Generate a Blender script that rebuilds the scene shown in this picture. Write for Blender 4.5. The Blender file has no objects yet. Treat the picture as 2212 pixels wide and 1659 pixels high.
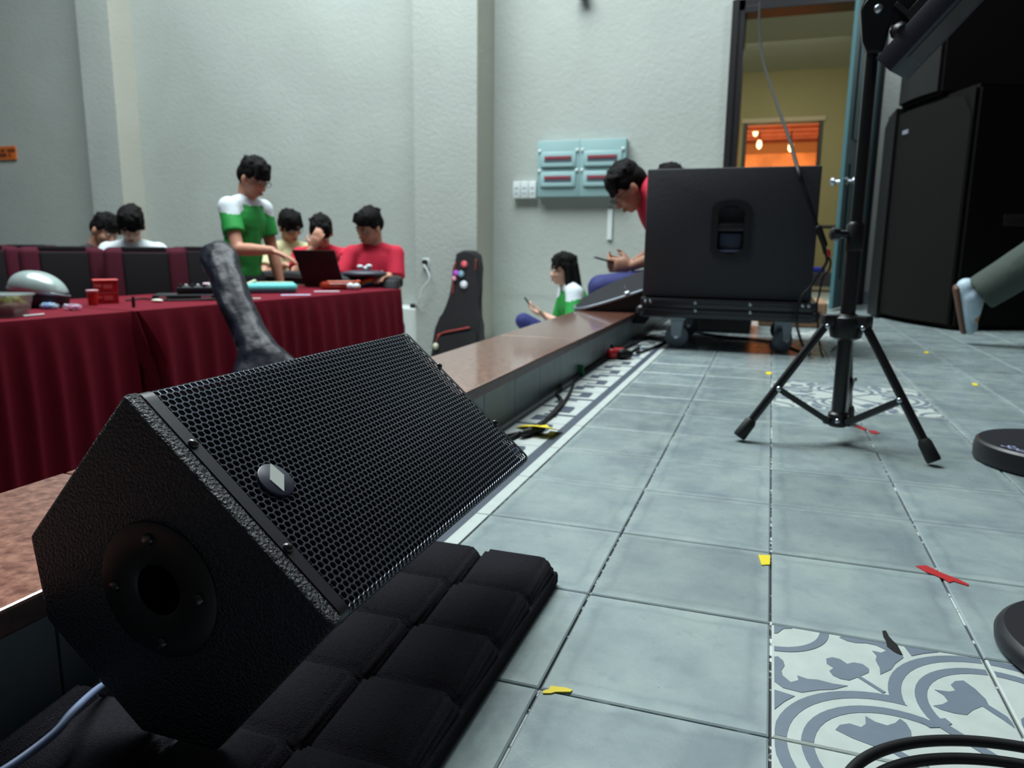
import bpy, bmesh, math, random
from mathutils import Vector as V, Matrix as M, Quaternion, noise
R = math.radians
rnd = random.Random(7)
S = bpy.context.scene
COL = S.collection

# ------------------------------------------------------------------ camera, world, lights, exposure
FPX, YAW, PITCH, ROLL = 1600.66, -0.33034, -0.18411, 0.01106
CP = V((0.17322, -0.59184, 0.39763))
def cam_axes():
    cy, sy = math.cos(YAW), math.sin(YAW)
    f = V((sy*math.cos(PITCH), cy*math.cos(PITCH), math.sin(PITCH)))
    r = V((cy, -sy, 0)); u = r.cross(f)
    r2 = r*math.cos(ROLL) + u*math.sin(ROLL)
    return r2, r2.cross(f), f
CR, CU, CF = cam_axes()
cd = bpy.data.cameras.new('camera'); cam = bpy.data.objects.new('camera', cd); COL.objects.link(cam)
cd.sensor_width = 36; cd.lens = FPX/2212*36; cd.clip_start = .02; cd.clip_end = 60
cam.matrix_world = M(((CR.x, CU.x, -CF.x, CP.x), (CR.y, CU.y, -CF.y, CP.y), (CR.z, CU.z, -CF.z, CP.z), (0, 0, 0, 1)))
cd.dof.use_dof = True; cd.dof.focus_distance = .62; cd.dof.aperture_fstop = 9.5
S.camera = cam
def at(u, v, X=None, Y=None, Z=None):
    """the point seen at photo pixel u,v that lies on the world plane X=, Y= or Z="""
    d = CR*((u-1106)/FPX) - CU*((v-829.5)/FPX) + CF
    for i, a in enumerate((X, Y, Z)):
        if a is not None: return CP + d*((a-CP[i])/d[i])
def az(u, v, Z): return at(u, v, Z=Z)

w = bpy.data.worlds.new('world'); S.world = w; w.use_nodes = True
bg = w.node_tree.nodes['Background']; bg.inputs[0].default_value = (.62, .78, .88, 1); bg.inputs[1].default_value = .07
def area(name, loc, target, sx, sy, power, col):
    l = bpy.data.lights.new(name, 'AREA'); l.shape = 'RECTANGLE'; l.size = sx; l.size_y = sy; l.energy = power; l.color = col
    o = bpy.data.objects.new(name, l); COL.objects.link(o); o.location = loc
    o.rotation_euler = (V(target)-V(loc)).to_track_quat('-Z', 'Y').to_euler(); return o
area('hall_ceiling_light', (-2.7, 2.7, 5.6), (-2.4, 2.8, 0), 3.2, 4.2, 640, (.88, .97, .98))
area('stage_ceiling_light', (-.4, 3.2, 4.8), (-.5, 1.6, 0), 1.4, 2.0, 34, (.86, .97, 1))
area('wall_strip_fill', (.98, 4.75, 2.75), (.9, 5.5, 1.0), .4, .3, 13, (.9, .97, 1))  # unseen fill light, added to brighten the wall strip right of the door
area('inner_room_light', (.1, 7.0, 2.25), (.1, 7.6, 0), 1.2, 1.4, 26, (1, .97, .86))
area('far_room_light', (-.1, 10.2, .6), (-.1, 11.2, 2.0), 1.6, 1.6, 60, (1, .80, .50))
vs = S.view_settings
vs.view_transform = 'Standard'; vs.look = 'None'; vs.gamma = 1; vs.exposure = .22; vs.use_curve_mapping = False

# ------------------------------------------------------------------ materials
def lin(c):
    return tuple(((x/255)/12.92 if x/255 <= .04045 else ((x/255+.055)/1.055)**2.4) for x in c) + (1,)
MATS = {}
def mat(name, col, rough=.5, metal=0, spec=.5, vary=0, vscale=6, bump=0, bscale=60, coat=0, trans=0, alpha=1, emit=0, col2=None, sheen=0, rnd_obj=0, bdetail=4):
    if name in MATS: return MATS[name]
    m = bpy.data.materials.new(name); m.use_nodes = True; MATS[name] = m
    nt = m.node_tree; N = nt.nodes; L = nt.links; b = N['Principled BSDF']
    b.inputs['Base Color'].default_value = lin(col); b.inputs['Roughness'].default_value = rough
    b.inputs['Metallic'].default_value = metal; b.inputs['Specular IOR Level'].default_value = spec
    b.inputs['Coat Weight'].default_value = coat; b.inputs['Coat Roughness'].default_value = .15
    b.inputs['Transmission Weight'].default_value = trans; b.inputs['Alpha'].default_value = alpha
    if sheen: b.inputs['Sheen Weight'].default_value = sheen; b.inputs['Sheen Roughness'].default_value = .5
    if emit: b.inputs['Emission Color'].default_value = lin(col); b.inputs['Emission Strength'].default_value = emit
    tc = N.new('ShaderNodeTexCoord')
    if vary or col2 or rnd_obj:
        n = N.new('ShaderNodeTexNoise'); n.inputs['Scale'].default_value = vscale; n.inputs['Detail'].default_value = 6; n.inputs['Roughness'].default_value = .6
        L.new(tc.outputs['Object'], n.inputs['Vector'])
        mx = N.new('ShaderNodeMix'); mx.data_type = 'RGBA'
        c2 = lin(col2) if col2 else tuple(x*(1-vary) for x in lin(col)[:3])+(1,)
        mx.inputs[6].default_value = lin(col) if col2 else tuple(min(1, x*(1+vary)) for x in lin(col)[:3])+(1,)
        mx.inputs[7].default_value = c2
        rp = N.new('ShaderNodeMapRange'); rp.inputs[1].default_value = .35; rp.inputs[2].default_value = .65
        L.new(n.outputs['Fac'], rp.inputs[0]); L.new(rp.outputs[0], mx.inputs[0])
        out = mx.outputs[2]
        if rnd_obj:
            oi = N.new('ShaderNodeObjectInfo'); mr = N.new('ShaderNodeMapRange'); mr.inputs[3].default_value = 1-rnd_obj; mr.inputs[4].default_value = 1+rnd_obj
            L.new(oi.outputs['Random'], mr.inputs[0])
            hv = N.new('ShaderNodeHueSaturation'); L.new(mr.outputs[0], hv.inputs['Value']); L.new(out, hv.inputs['Color']); out = hv.outputs[0]
        L.new(out, b.inputs['Base Color'])
    if bump:
        n2 = N.new('ShaderNodeTexNoise'); n2.inputs['Scale'].default_value = bscale; n2.inputs['Detail'].default_value = bdetail
        L.new(tc.outputs['Object'], n2.inputs['Vector'])
        bp = N.new('ShaderNodeBump'); bp.inputs['Strength'].default_value = bump; bp.inputs['Distance'].default_value = .01
        L.new(n2.outputs['Fac'], bp.inputs['Height']); L.new(bp.outputs[0], b.inputs['Normal'])
    return m

def tile_material():
    m = mat('stage_tile', (150, 170, 168), .34, spec=.5, vary=.001)
    nt = m.node_tree; N = nt.nodes; L = nt.links; b = N['Principled BSDF']
    for l in list(b.inputs['Base Color'].links): L.remove(l)
    g = N.new('ShaderNodeNewGeometry'); oi = N.new('ShaderNodeObjectInfo')
    def nz(scale, det, rough=.6, stretch=None):
        n = N.new('ShaderNodeTexNoise'); n.inputs['Scale'].default_value = scale; n.inputs['Detail'].default_value = det; n.inputs['Roughness'].default_value = rough
        src = g.outputs['Position']
        if stretch:
            mp = N.new('ShaderNodeMapping'); mp.inputs['Scale'].default_value = stretch; mp.inputs['Rotation'].default_value = (0, 0, .6); L.new(src, mp.inputs[0]); src = mp.outputs[0]
        L.new(src, n.inputs['Vector']); return n.outputs['Fac']
    def rng(src, a, c, lo=0, hi=1):
        r = N.new('ShaderNodeMapRange'); r.inputs[1].default_value = a; r.inputs[2].default_value = c; r.inputs[3].default_value = lo; r.inputs[4].default_value = hi
        L.new(src, r.inputs[0]); return r.outputs[0]
    def mixc(f, a, c):
        x = N.new('ShaderNodeMix'); x.data_type = 'RGBA'; L.new(f, x.inputs[0])
        for s, i in ((a, 6), (c, 7)):
            if isinstance(s, tuple): x.inputs[i].default_value = s
            else: L.new(s, x.inputs[i])
        return x.outputs[2]
    c1 = mixc(rng(nz(9, 5), .35, .65), lin((152, 166, 164)), lin((128, 142, 147)))
    c2 = mixc(rng(nz(38, 6, .7), .56, .72, 0, .5), c1, lin((112, 130, 136)))
    hv = N.new('ShaderNodeHueSaturation'); L.new(c2, hv.inputs['Color']); L.new(rng(oi.outputs['Random'], 0, 1, .86, 1.08), hv.inputs['Value'])
    c3 = mixc(rng(nz(14, 7, .75, (22, 1.4, 1)), .69, .73, 0, .55), hv.outputs[0], lin((70, 80, 88)))
    c4 = mixc(rng(nz(160, 3, .6), .73, .76, 0, .8), c3, lin((60, 68, 74)))
    tc = N.new('ShaderNodeTexCoord'); sp_ = N.new('ShaderNodeSeparateXYZ'); L.new(tc.outputs['Object'], sp_.inputs[0])
    def mth(op, a, c=None):
        q = N.new('ShaderNodeMath'); q.operation = op
        for i_, v_ in enumerate((a, c)):
            if v_ is None: continue
            if isinstance(v_, (int, float)): q.inputs[i_].default_value = v_
            else: L.new(v_, q.inputs[i_])
        return q.outputs[0]
    ex = mth('SUBTRACT', .1, mth('ABSOLUTE', mth('SUBTRACT', sp_.outputs[0], .1))); ey = mth('SUBTRACT', .1, mth('ABSOLUTE', mth('SUBTRACT', sp_.outputs[1], .1)))
    ed = mth('ADD', mth('MINIMUM', ex, ey), mth('MULTIPLY', mth('SUBTRACT', nz(18, 4), .5), .022))
    c5 = mixc(rng(ed, .004, .014, .20, 0), c4, lin((182, 194, 194)))
    c6 = mixc(rng(mth('ABSOLUTE', mth('SUBTRACT', ed, .019)), 0, .006, .22, 0), c5, lin((96, 108, 118)))
    L.new(c6, b.inputs['Base Color'])
    L.new(rng(nz(22, 6), .3, .7, .16, .36), b.inputs['Roughness'])
    bp = N.new('ShaderNodeBump'); bp.inputs['Strength'].default_value = .12; bp.inputs['Distance'].default_value = .004
    L.new(nz(30, 6, .7), bp.inputs['Height']); L.new(bp.outputs[0], b.inputs['Normal'])
    return m
def grout_material():
    m = mat('joint_dirt', (40, 44, 48), .8, vary=.001, vscale=1)
    N = m.node_tree.nodes; L = m.node_tree.links; b = N['Principled BSDF']
    for l in list(b.inputs['Base Color'].links): L.remove(l)
    g = N.new('ShaderNodeNewGeometry'); n = N.new('ShaderNodeTexNoise'); n.inputs['Scale'].default_value = 90; n.inputs['Detail'].default_value = 3
    L.new(g.outputs['Position'], n.inputs['Vector'])
    n2 = N.new('ShaderNodeTexNoise'); n2.inputs['Scale'].default_value = 5; L.new(g.outputs['Position'], n2.inputs['Vector'])
    ad = N.new('ShaderNodeMath'); ad.operation = 'ADD'; L.new(n.outputs['Fac'], ad.inputs[0]); L.new(n2.outputs['Fac'], ad.inputs[1])
    r = N.new('ShaderNodeMapRange'); r.inputs[1].default_value = 1.06; r.inputs[2].default_value = 1.12; L.new(ad.outputs[0], r.inputs[0])
    x = N.new('ShaderNodeMix'); x.data_type = 'RGBA'; x.inputs[6].default_value = lin((48, 52, 58)); x.inputs[7].default_value = lin((205, 212, 210)); L.new(r.outputs[0], x.inputs[0]); L.new(x.outputs[2], b.inputs['Base Color'])
    return m
TILE = tile_material(); GROUT = grout_material()
MOTW = mat('motif_white', (188, 197, 192), .36, vary=.06, vscale=30)
MOTG = mat('motif_grey', (112, 124, 137), .36, vary=.05, vscale=30)
BLK = mat('speaker_paint', (20, 20, 30), .36, bump=.8, bscale=420, bdetail=3, vary=.1)
BLKS = mat('black_steel', (26, 26, 32), .38, spec=.5)
GRILLE = mat('grille_steel', (96, 100, 110), .28, metal=.7)
VOID = mat('black_cloth', (5, 5, 6), .95, spec=.1)
FOAM = mat('foam', (40, 38, 44), .95, spec=.1, bump=.6, bscale=900, vary=.15, vscale=300)
SCREW = mat('black_screw', (14, 14, 16), .18, spec=.8)
CHROME = mat('zinc', (190, 200, 210), .28, metal=1)
PLAST = mat('black_plastic', (20, 20, 23), .4)
RUBB = mat('rubber', (14, 14, 15), .6)
CABLE = mat('cable_black', (13, 13, 15), .55, spec=.3)
WALL = mat('wall_plaster', (163, 170, 165), .75, vary=.05, vscale=1.3, bump=.35, bscale=35)
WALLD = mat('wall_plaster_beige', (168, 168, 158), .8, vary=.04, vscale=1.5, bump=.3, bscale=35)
GRAN = mat('granite_red', (190, 134, 114), .06, spec=1, col2=(124, 74, 62), vscale=75, coat=1)
GRAND = mat('granite_edge', (92, 66, 62), .4, col2=(66, 46, 46), vscale=70)
CURB = mat('curb_tile', (112, 126, 130), .4, vary=.1, vscale=12, rnd_obj=.06)
CLOTH = mat('red_tablecloth', (104, 12, 32), .85, spec=.15, vary=.06, vscale=9)
CLOTHT = CLOTH
MAROON = mat('maroon_fabric', (66, 15, 32), .9, spec=.2)
CHBLK = mat('chair_black_fabric', (20, 17, 20), .9, spec=.2)
SKIN = mat('skin', (186, 136, 112), .55, vary=.05, vscale=12)
SKINP = mat('skin_pale', (205, 162, 142), .55, vary=.05, vscale=12)
LIPS = mat('lips', (150, 84, 78), .5)
HAIR = mat('hair_black', (11, 9, 10), .75, spec=.15, bump=.6, bscale=90)
EYEW = mat('eye_white', (210, 205, 200), .3); EYEB = mat('eye_dark', (18, 12, 10), .2)
REDS = mat('red_shirt', (190, 24, 56), .85, bump=.3, bscale=18)
GREEN = mat('green_jersey', (30, 148, 62), .7, bump=.3, bscale=18)
WHITEC = mat('white_cloth', (205, 216, 222), .8, bump=.3, bscale=18)
BEIGE = mat('beige_shirt', (205, 200, 158), .85, bump=.4, bscale=16)
NAVY = mat('navy_trousers', (34, 42, 104), .8, bump=.3, bscale=18)
DARKT = mat('dark_trousers', (34, 36, 42), .85, bump=.3, bscale=18)
OLIVE = mat('olive_trousers', (62, 72, 66), .85, bump=.5, bscale=14)
TEAL = mat('door_teal', (44, 78, 84), .4, vary=.04)
LEATH = mat('shiny_black_vinyl', (17, 19, 32), .42, bump=.7, bscale=14, spec=.2)
BAGB = mat('black_nylon', (24, 24, 28), .75, bump=.2, bscale=200)
YEL = mat('yellow_tape', (232, 208, 24), .55); REDT = mat('red_tape', (176, 26, 30), .5)
WHP = mat('white_plastic', (205, 214, 214), .4)
WOODF = mat('brown_wood', (84, 40, 26), .5, vary=.2, vscale=8)

# ------------------------------------------------------------------ helpers
def chain(p):
    s = V((0, 0, 0))
    while p is not None: s += p.location; p = p.parent
    return s
def finish(name, me, mats, parent, smooth=None):
    if not isinstance(mats, (list, tuple)): mats = [mats]
    for m in mats: me.materials.append(m)
    if smooth is not None: me.shade_smooth() if smooth is True else None
    o = bpy.data.objects.new(name, me); COL.objects.link(o); o.parent = parent
    return o
def obj(name, bm, mats, parent=None, smooth=False, angle=None, loc=None):
    off = chain(parent)
    if parent is None and loc is not None: off = V(loc)
    bm.transform(M.Translation(-off))
    me = bpy.data.meshes.new(name); bm.normal_update(); bm.to_mesh(me); bm.free()
    o = finish(name, me, mats, parent)
    if parent is None and loc is not None: o.location = loc
    if smooth:
        me.shade_smooth()
        if angle: me.set_sharp_from_angle(angle=R(angle))
    return o
def tag(o, label, cat, group=None, kind=None):
    o['label'] = label; o['category'] = cat
    if group: o['group'] = group
    if kind: o['kind'] = kind
    return o
def thing(name, label, cat, loc=(0, 0, 0), group=None):
    o = bpy.data.objects.new(name, None); COL.objects.link(o); o.location = loc; o.empty_display_size = .05
    return tag(o, label, cat, group)
def struct(o): o['kind'] = 'structure'; return o
def dup(o, loc=None, rotz=None, label=None, parent=None):
    c = o.copy(); COL.objects.link(c)
    if parent: c.parent = parent
    if loc is not None: c.location = loc
    if rotz is not None: c.rotation_euler = (0, 0, rotz)
    if label: c['label'] = label
    for ch in list(o.children): dup(ch, parent=c)
    return c
def B(): return bmesh.new()
def box(bm, lo, hi, bev=0, seg=1, mtx=None, mi=0):
    lo, hi = V(lo), V(hi)
    r = bmesh.ops.create_cube(bm, size=1, matrix=M.Translation((lo+hi)/2) @ M.Diagonal((*(hi-lo), 1)))
    vs_ = r['verts']
    if bev:
        es = list({e for v in vs_ for e in v.link_edges})
        rr = bmesh.ops.bevel(bm, geom=es, offset=bev, segments=seg, affect='EDGES', profile=.5)
        vs_ = list({v for f in rr['faces'] for v in f.verts} | {v for v in vs_ if v.is_valid})
    if mtx is not None: bmesh.ops.transform(bm, matrix=mtx, verts=vs_)
    if mi:
        for f in {f for v in vs_ for f in v.link_faces}: f.material_index = mi
    return vs_
def frame_mtx(o, x, y, z):
    x, y, z = V(x), V(y), V(z)
    return M(((x.x, y.x, z.x, o[0]), (x.y, y.y, z.y, o[1]), (x.z, y.z, z.z, o[2]), (0, 0, 0, 1)))
def loft(bm, rings, cap=True, closed=True, mi=0):
    vr = [[bm.verts.new(p) for p in r] for r in rings]
    n = len(vr[0]); fs = []
    for a, b in zip(vr, vr[1:]):
        for i in range(n if closed else n-1):
            j = (i+1) % n
            fs.append(bm.faces.new((a[i], a[j], b[j], b[i])))
    if cap:
        fs.append(bm.faces.new(list(reversed(vr[0])))); fs.append(bm.faces.new(vr[-1]))
    for f in fs: f.material_index = mi
    return vr
def perp(d):
    d = d.normalized(); a = V((0, 0, 1)) if abs(d.z) < .9 else V((1, 0, 0))
    x = d.cross(a).normalized(); return x, d.cross(x)
def ring(c, x, y, rx, ry, n): return [c + x*rx*math.cos(2*math.pi*i/n) + y*ry*math.sin(2*math.pi*i/n) for i in range(n)]
def cyl(bm, a, b, r0, r1=None, n=16, cap=True, mi=0):
    a, b = V(a), V(b); r1 = r0 if r1 is None else r1; x, y = perp(b-a)
    loft(bm, [ring(a, x, y, r0, r0, n), ring(b, x, y, r1, r1, n)], cap, mi=mi)
def caps(bm, a, b, r0, r1=None, n=12):
    a, b = V(a), V(b); r1 = r0 if r1 is None else r1
    d = (b-a).normalized() if (b-a).length > 1e-6 else V((0, 0, 1)); x, y = perp(d); rs = []
    for k in range(5):
        t = math.pi/2*(k+.35)/5.35; rs.append(ring(a - d*r0*math.cos(t), x, y, r0*math.sin(t), r0*math.sin(t), n))
    rs.append(ring(a, x, y, r0, r0, n)); rs.append(ring(b, x, y, r1, r1, n))
    for k in range(4, -1, -1):
        t = math.pi/2*(k+.35)/5.35; rs.append(ring(b + d*r1*math.cos(t), x, y, r1*math.sin(t), r1*math.sin(t), n))
    loft(bm, rs)
def ell(bm, c, r, mtx=None, n=12):
    m_ = M.Translation(V(c))
    if mtx is not None: m_ = m_ @ mtx.to_4x4()
    bmesh.ops.create_uvsphere(bm, u_segments=n*2, v_segments=n, radius=1, matrix=m_ @ M.Diagonal((*r, 1)))
def lathe(bm, prof, c, ax=(0, 0, 1), n=24, mi=0):
    ax = V(ax).normalized(); x, y = perp(ax); c = V(c)
    loft(bm, [ring(c+ax*h, x, y, max(r, 1e-4), max(r, 1e-4), n) for r, h in prof], True, mi=mi)
def spline(pts, k=8):
    pts = [V(p) for p in pts]; P = [pts[0]*2-pts[1]] + pts + [pts[-1]*2-pts[-2]]; out = []
    for i in range(1, len(P)-2):
        a, b, c, d = P[i-1:i+3]
        for s in range(k):
            t = s/k; out.append(.5*((2*b)+(c-a)*t+(2*a-5*b+4*c-d)*t*t+(3*b-a-3*c+d)*t**3))
    out.append(pts[-1]); return out
def tube(bm, pts, r, n=8, k=8, smooth=True):
    pts = spline(pts, k) if smooth else [V(p) for p in pts]
    x = None; rs = []
    for i, p in enumerate(pts):
        d = (pts[min(i+1, len(pts)-1)]-pts[max(i-1, 0)]).normalized()
        if x is None: x, y = perp(d)
        x = (x - d*x.dot(d)).normalized(); y = d.cross(x); rs.append(ring(p, x, y, r, r, n))
    loft(bm, rs)
def poly_prism(bm, pts, z0, z1, mi=0, mtx=None, bev=0):
    lo = [bm.verts.new((x, y, z0)) for x, y in pts]; hi = [bm.verts.new((x, y, z1)) for x, y in pts]
    n = len(pts); fs = [bm.faces.new(hi), bm.faces.new(list(reversed(lo)))]
    for i in range(n): fs.append(bm.faces.new((lo[i], lo[(i+1) % n], hi[(i+1) % n], hi[i])))
    for f in fs: f.material_index = mi
    vs_ = lo+hi
    if bev:
        rr = bmesh.ops.bevel(bm, geom=list(fs[0].edges)+list(fs[1].edges), offset=bev, segments=3, affect='EDGES')
        vs_ = list({v for f in rr['faces'] for v in f.verts} | {v for v in vs_ if v.is_valid})
    if mtx is not None: bmesh.ops.transform(bm, matrix=mtx, verts=vs_)
    return vs_
def fixn(bm): bmesh.ops.recalc_face_normals(bm, faces=bm.faces)
def evaluated(o, mods):
    for t, kw in mods:
        md = o.modifiers.new(t, t)
        for k, v in kw.items(): setattr(md, k, v)
    dg = bpy.context.evaluated_depsgraph_get(); dg.update()
    me = bpy.data.meshes.new_from_object(o.evaluated_get(dg)); old = o.data
    o.modifiers.clear(); o.data = me; me.name = o.name
    return o
def blob(name, bm, mats, parent, vox=.008, sm=5, matfn=None):
    fixn(bm)
    o = obj(name, bm, mats, parent)
    evaluated(o, [('REMESH', dict(mode='VOXEL', voxel_size=vox)), ('SMOOTH', dict(factor=.5, iterations=sm))])
    me = o.data
    mats = mats if isinstance(mats, (list, tuple)) else [mats]
    if len(me.materials) == 0:
        for m_ in mats: me.materials.append(m_)
    me.shade_smooth()
    if matfn:
        off = chain(parent); me.polygons.foreach_set('material_index', [matfn(p.center+off) for p in me.polygons])
    return o
def screw_heads(name, parent, pts, nrm, r, m_, h=None):
    for p in pts:
        b = B(); n_ = V(nrm).normalized(); h = h or r*.55
        lathe(b, [(r, 0), (r, h*.4), (r*.8, h*.85), (r*.3, h)], p, n_, 12)
        obj(name, b, m_, parent, True, 40)

HALL = -.62      # hall floor level
TZ = .13         # table top level
YB = 5.5         # back wall plane
XC = -.375       # curb face

# ------------------------------------------------------------------ setting: floors
b = B(); box(b, (XC-.02, -1.2, -.04), (2.7, YB, -.0035)); floor = struct(obj('floor', b, GROUT))
def tile_mesh(name, sx, sy, mats, h=.006, bev=.0016):
    b = B(); g = .0013
    lo = [(g, g), (sx-g, g), (sx-g, sy-g), (g, sy-g)]; hi = [(g+bev, g+bev), (sx-g-bev, g+bev), (sx-g-bev, sy-g-bev), (g+bev, sy-g-bev)]
    loft(b, [[V((x, y, -.004)) for x, y in lo], [V((x, y, -.0012)) for x, y in lo], [V((x, y, 0)) for x, y in hi]])
    fixn(b); me = bpy.data.meshes.new(name); b.to_mesh(me); b.free()
    for m_ in mats: me.materials.append(m_)
    return me
tm = tile_mesh('tile', .2, .2, [TILE]); tmw = tile_mesh('tile_motif', .2, .2, [MOTW])
motif_rows = {-1: 0, 0: 1, 7: 0, 8: 1, 15: 0, 16: 1}
def arc(cx, cy, r, a0, a1, n=14): return [(cx+r*math.cos(R(a0+(a1-a0)*i/n)), cy+r*math.sin(R(a0+(a1-a0)*i/n))) for i in range(n+1)]
def mir(P): return [(.4-y, .4-x) for x, y in reversed(P)]
# pattern of the upper-left quarter, tile spans x .2..4, y 0...2 (traced on the tile, metres)
top_lobe = [arc(.4, .1, .098, 90, 182)+list(reversed(arc(.4, .1, .087, 90, 190))), arc(.4, .1, .076, 90, 200)+[(.333, .067)]+list(reversed(arc(.4, .1, .066, 90, 206)))]
tulipT = [(.343, .122), (.355, .123), (.361, .127), (.359, .136), (.364, .144), (.372, .148), (.379, .136), (.384, .121), (.384, .111), (.377, .107), (.369, .099), (.362, .089), (.352, .088), (.342, .090), (.337, .094), (.345, .099), (.351, .106), (.349, .115)]
stemT = [(.378, .108), (.384, .112), (.395, .098), (.4, .09), (.4, .082), (.39, .092)]
trefoil = [(.252, .144), (.258, .149), (.265, .148), (.271, .141), (.277, .146), (.285, .146), (.29, .139), (.289, .132), (.284, .126), (.27, .111), (.262, .111), (.256, .115), (.2535, .122), (.258, .129), (.252, .135)]
leaf = [(.201, .13), (.207, .132), (.212, .125), (.213, .117), (.210, .107), (.211, .098), (.218, .089), (.225, .095), (.224, .103), (.233, .1), (.242, .102), (.255, .1), (.268, .101), (.255, .09), (.243, .085), (.227, .075), (.211, .077), (.201, .085)]
stem = [(.276, .121), (.279, .124), (.3, .102), (.297, .099)]
tri = [(.201, .071), (.221, .067), (.212, .055), (.201, .04)]
cornerarc = arc(.2, .2, .058, 270, 360)+list(reversed(arc(.2, .2, .049, 270, 360)))
ctail = [(.201, .178), (.207, .18), (.213, .192), (.222, .196), (.222, .2), (.2, .2)]
knot = [(.322, .064), (.328, .058), (.338, .062), (.347, .07), (.343, .077), (.334, .072)]
diag = [(.335, .062), (.342, .069), (.398, .012), (.398, .002), (.394, .002)]
quarter = [*top_lobe, *[mir(p) for p in top_lobe], tulipT, mir(tulipT), stemT, mir(stemT), trefoil, leaf, mir(leaf), stem, tri, mir(tri), cornerarc, ctail, knot, diag]
def motif_mesh(k):
    b = B()
    for pi_, P in enumerate(quarter):
        vv = []
        for x, y in P:
            x = min(max(x, .2035), .3965); y = min(max(y, .0035), .1965)
            q = V((x-.4, y, 0)); q.rotate(Quaternion((0, 0, 1), -math.pi/2*k)); vv.append(q)
        lo = [b.verts.new((p.x, p.y, -.001)) for p in vv]; hi = [b.verts.new((p.x, p.y, .0003+.00002*pi_)) for p in vv]
        b.faces.new(hi)
        for i in range(len(vv)): b.faces.new((lo[i], lo[(i+1) % len(vv)], hi[(i+1) % len(vv)], hi[i]))
    fixn(b); me = bpy.data.meshes.new('inlay'); b.to_mesh(me); b.free(); me.materials.append(MOTG); return me
MOT = [motif_mesh(k) for k in range(4)]
for j in range(-3, 28):
    for i in range(-1, 8):
        if 0.2*j+.2 > YB+.01: continue
        mot = j in motif_rows and i in (1, 2)
        t = bpy.data.objects.new('tile', tmw if mot else tm); COL.objects.link(t); t.parent = floor
        t.location = (.2*i, .2*j, rnd.uniform(-.0005, .0004))
        if mot:
            up = motif_rows[j]; k = {(1, 1): 0, (2, 1): 1, (2, 0): 2, (1, 0): 3}[(i, up)]
            q = bpy.data.objects.new('inlay', MOT[k]); COL.objects.link(q); q.parent = t
            q.location = V((.4, .2*(j+1-up), 0)) - V((.2*i, .2*j, 0))
# border tiles with the running key pattern, one tile every 0.2 m
def border_mesh():
    b = B(); W_, L_ = .175, .2; x0 = XC
    def rect(xa, xb, ya, yb, z, mi, skirt=False):
        vv = [b.verts.new((xa-x0, ya, z)), b.verts.new((xb-x0, ya, z)), b.verts.new((xb-x0, yb, z)), b.verts.new((xa-x0, yb, z))]
        f = b.faces.new(vv); f.material_index = mi
        if skirt:
            lo = [b.verts.new((v.co.x, v.co.y, -.004)) for v in vv]
            for i in range(4):
                f = b.faces.new((lo[i], lo[(i+1) % 4], vv[(i+1) % 4], vv[i])); f.material_index = mi
    rect(x0+.0005, -.2015, .001, .199, 0, 0, True)
    e = .0003
    rect(-.243, -.2215, .0015, .1985, e, 1)          # broad dark band
    rect(-.362, -.350, .0015, .1985, e, 1)           # thin line by the curb
    rect(-.318, -.243, .077, .094, e, 1)             # line from the band
    rect(-.350, -.268, .170, .187, e, 1)             # line from the curb side
    rect(-.294, -.264, .116, .174, e*1.2, 1); rect(-.318, -.290, .116, .130, e*1.4, 1)
    rect(-.334, -.306, .020, .072, e*1.2, 1); rect(-.308, -.282, .056, .072, e*1.4, 1)
    me = bpy.data.meshes.new('border_tile'); b.to_mesh(me); b.free(); me.materials.append(mat('key_white', (190, 199, 196), .4, vary=.05, vscale=25)); me.materials.append(mat('key_grey', (66, 76, 92), .4, vary=.06, vscale=25)); return me
bme = border_mesh()
for j in range(-4, 27):
    t = bpy.data.objects.new('border_tile', bme); COL.objects.link(t); t.parent = floor; t.location = (XC, .2*j+.0, rnd.uniform(-.0004, .0003))
# curb: grey tiled face under a polished granite coping
b = B(); box(b, (-.60, -1.2, HALL), (XC-.008, YB, .096)); c_ = struct(obj('trim_1', b, mat('curb_core', (96, 104, 106), .8)))
b = B(); box(b, (XC-.008, .0015, -.002), (XC, .1985, .0955), .001); fm = bpy.data.meshes.new('curb_tile'); b.to_mesh(fm); b.free(); fm.materials.append(CURB)
for j in range(-5, 27):
    t = bpy.data.objects.new('tile', fm); COL.objects.link(t); t.parent = c_; t.location = (0, .2*j+.03, 0)
b = B(); box(b, (-.61, -1.2, .0955), (-.37, YB, .097)); cg = struct(obj('trim_2', b, GRAND))
y = -1.2
for L_ in (1.25, 1.55, 1.4, 1.5, .98):
    b = B(); vs_ = box(b, (-.622, y+.0008, .097), (-.362, min(y+L_, YB)-.0008, .121), .003, 2)
    for f in b.faces: f.material_index = 0 if f.normal.z > .5 else 1
    obj('slab', b, [GRAN, GRAND], cg); y += L_
# hall floor, landing beside the stage
b = B(); box(b, (-12, -3, HALL-.05), (-.6, YB+.3, HALL)); struct(obj('floor_hall', b, mat('hall_floor', (120, 122, 120), .4, vary=.06, vscale=2)))
b = B(); box(b, (-2.08, 3.6, HALL), (-.6, YB, -.40), .004); struct(obj('trim_3', b, mat('landing_plaster', (190, 196, 190), .6, vary=.05)))
b = B(); box(b, (-3.0, 5.18, HALL), (-2.28, YB, -.14), .01, 2); struct(obj('trim_4', b, mat('plinth_white', (205, 214, 210), .6, vary=.03)))
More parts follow.
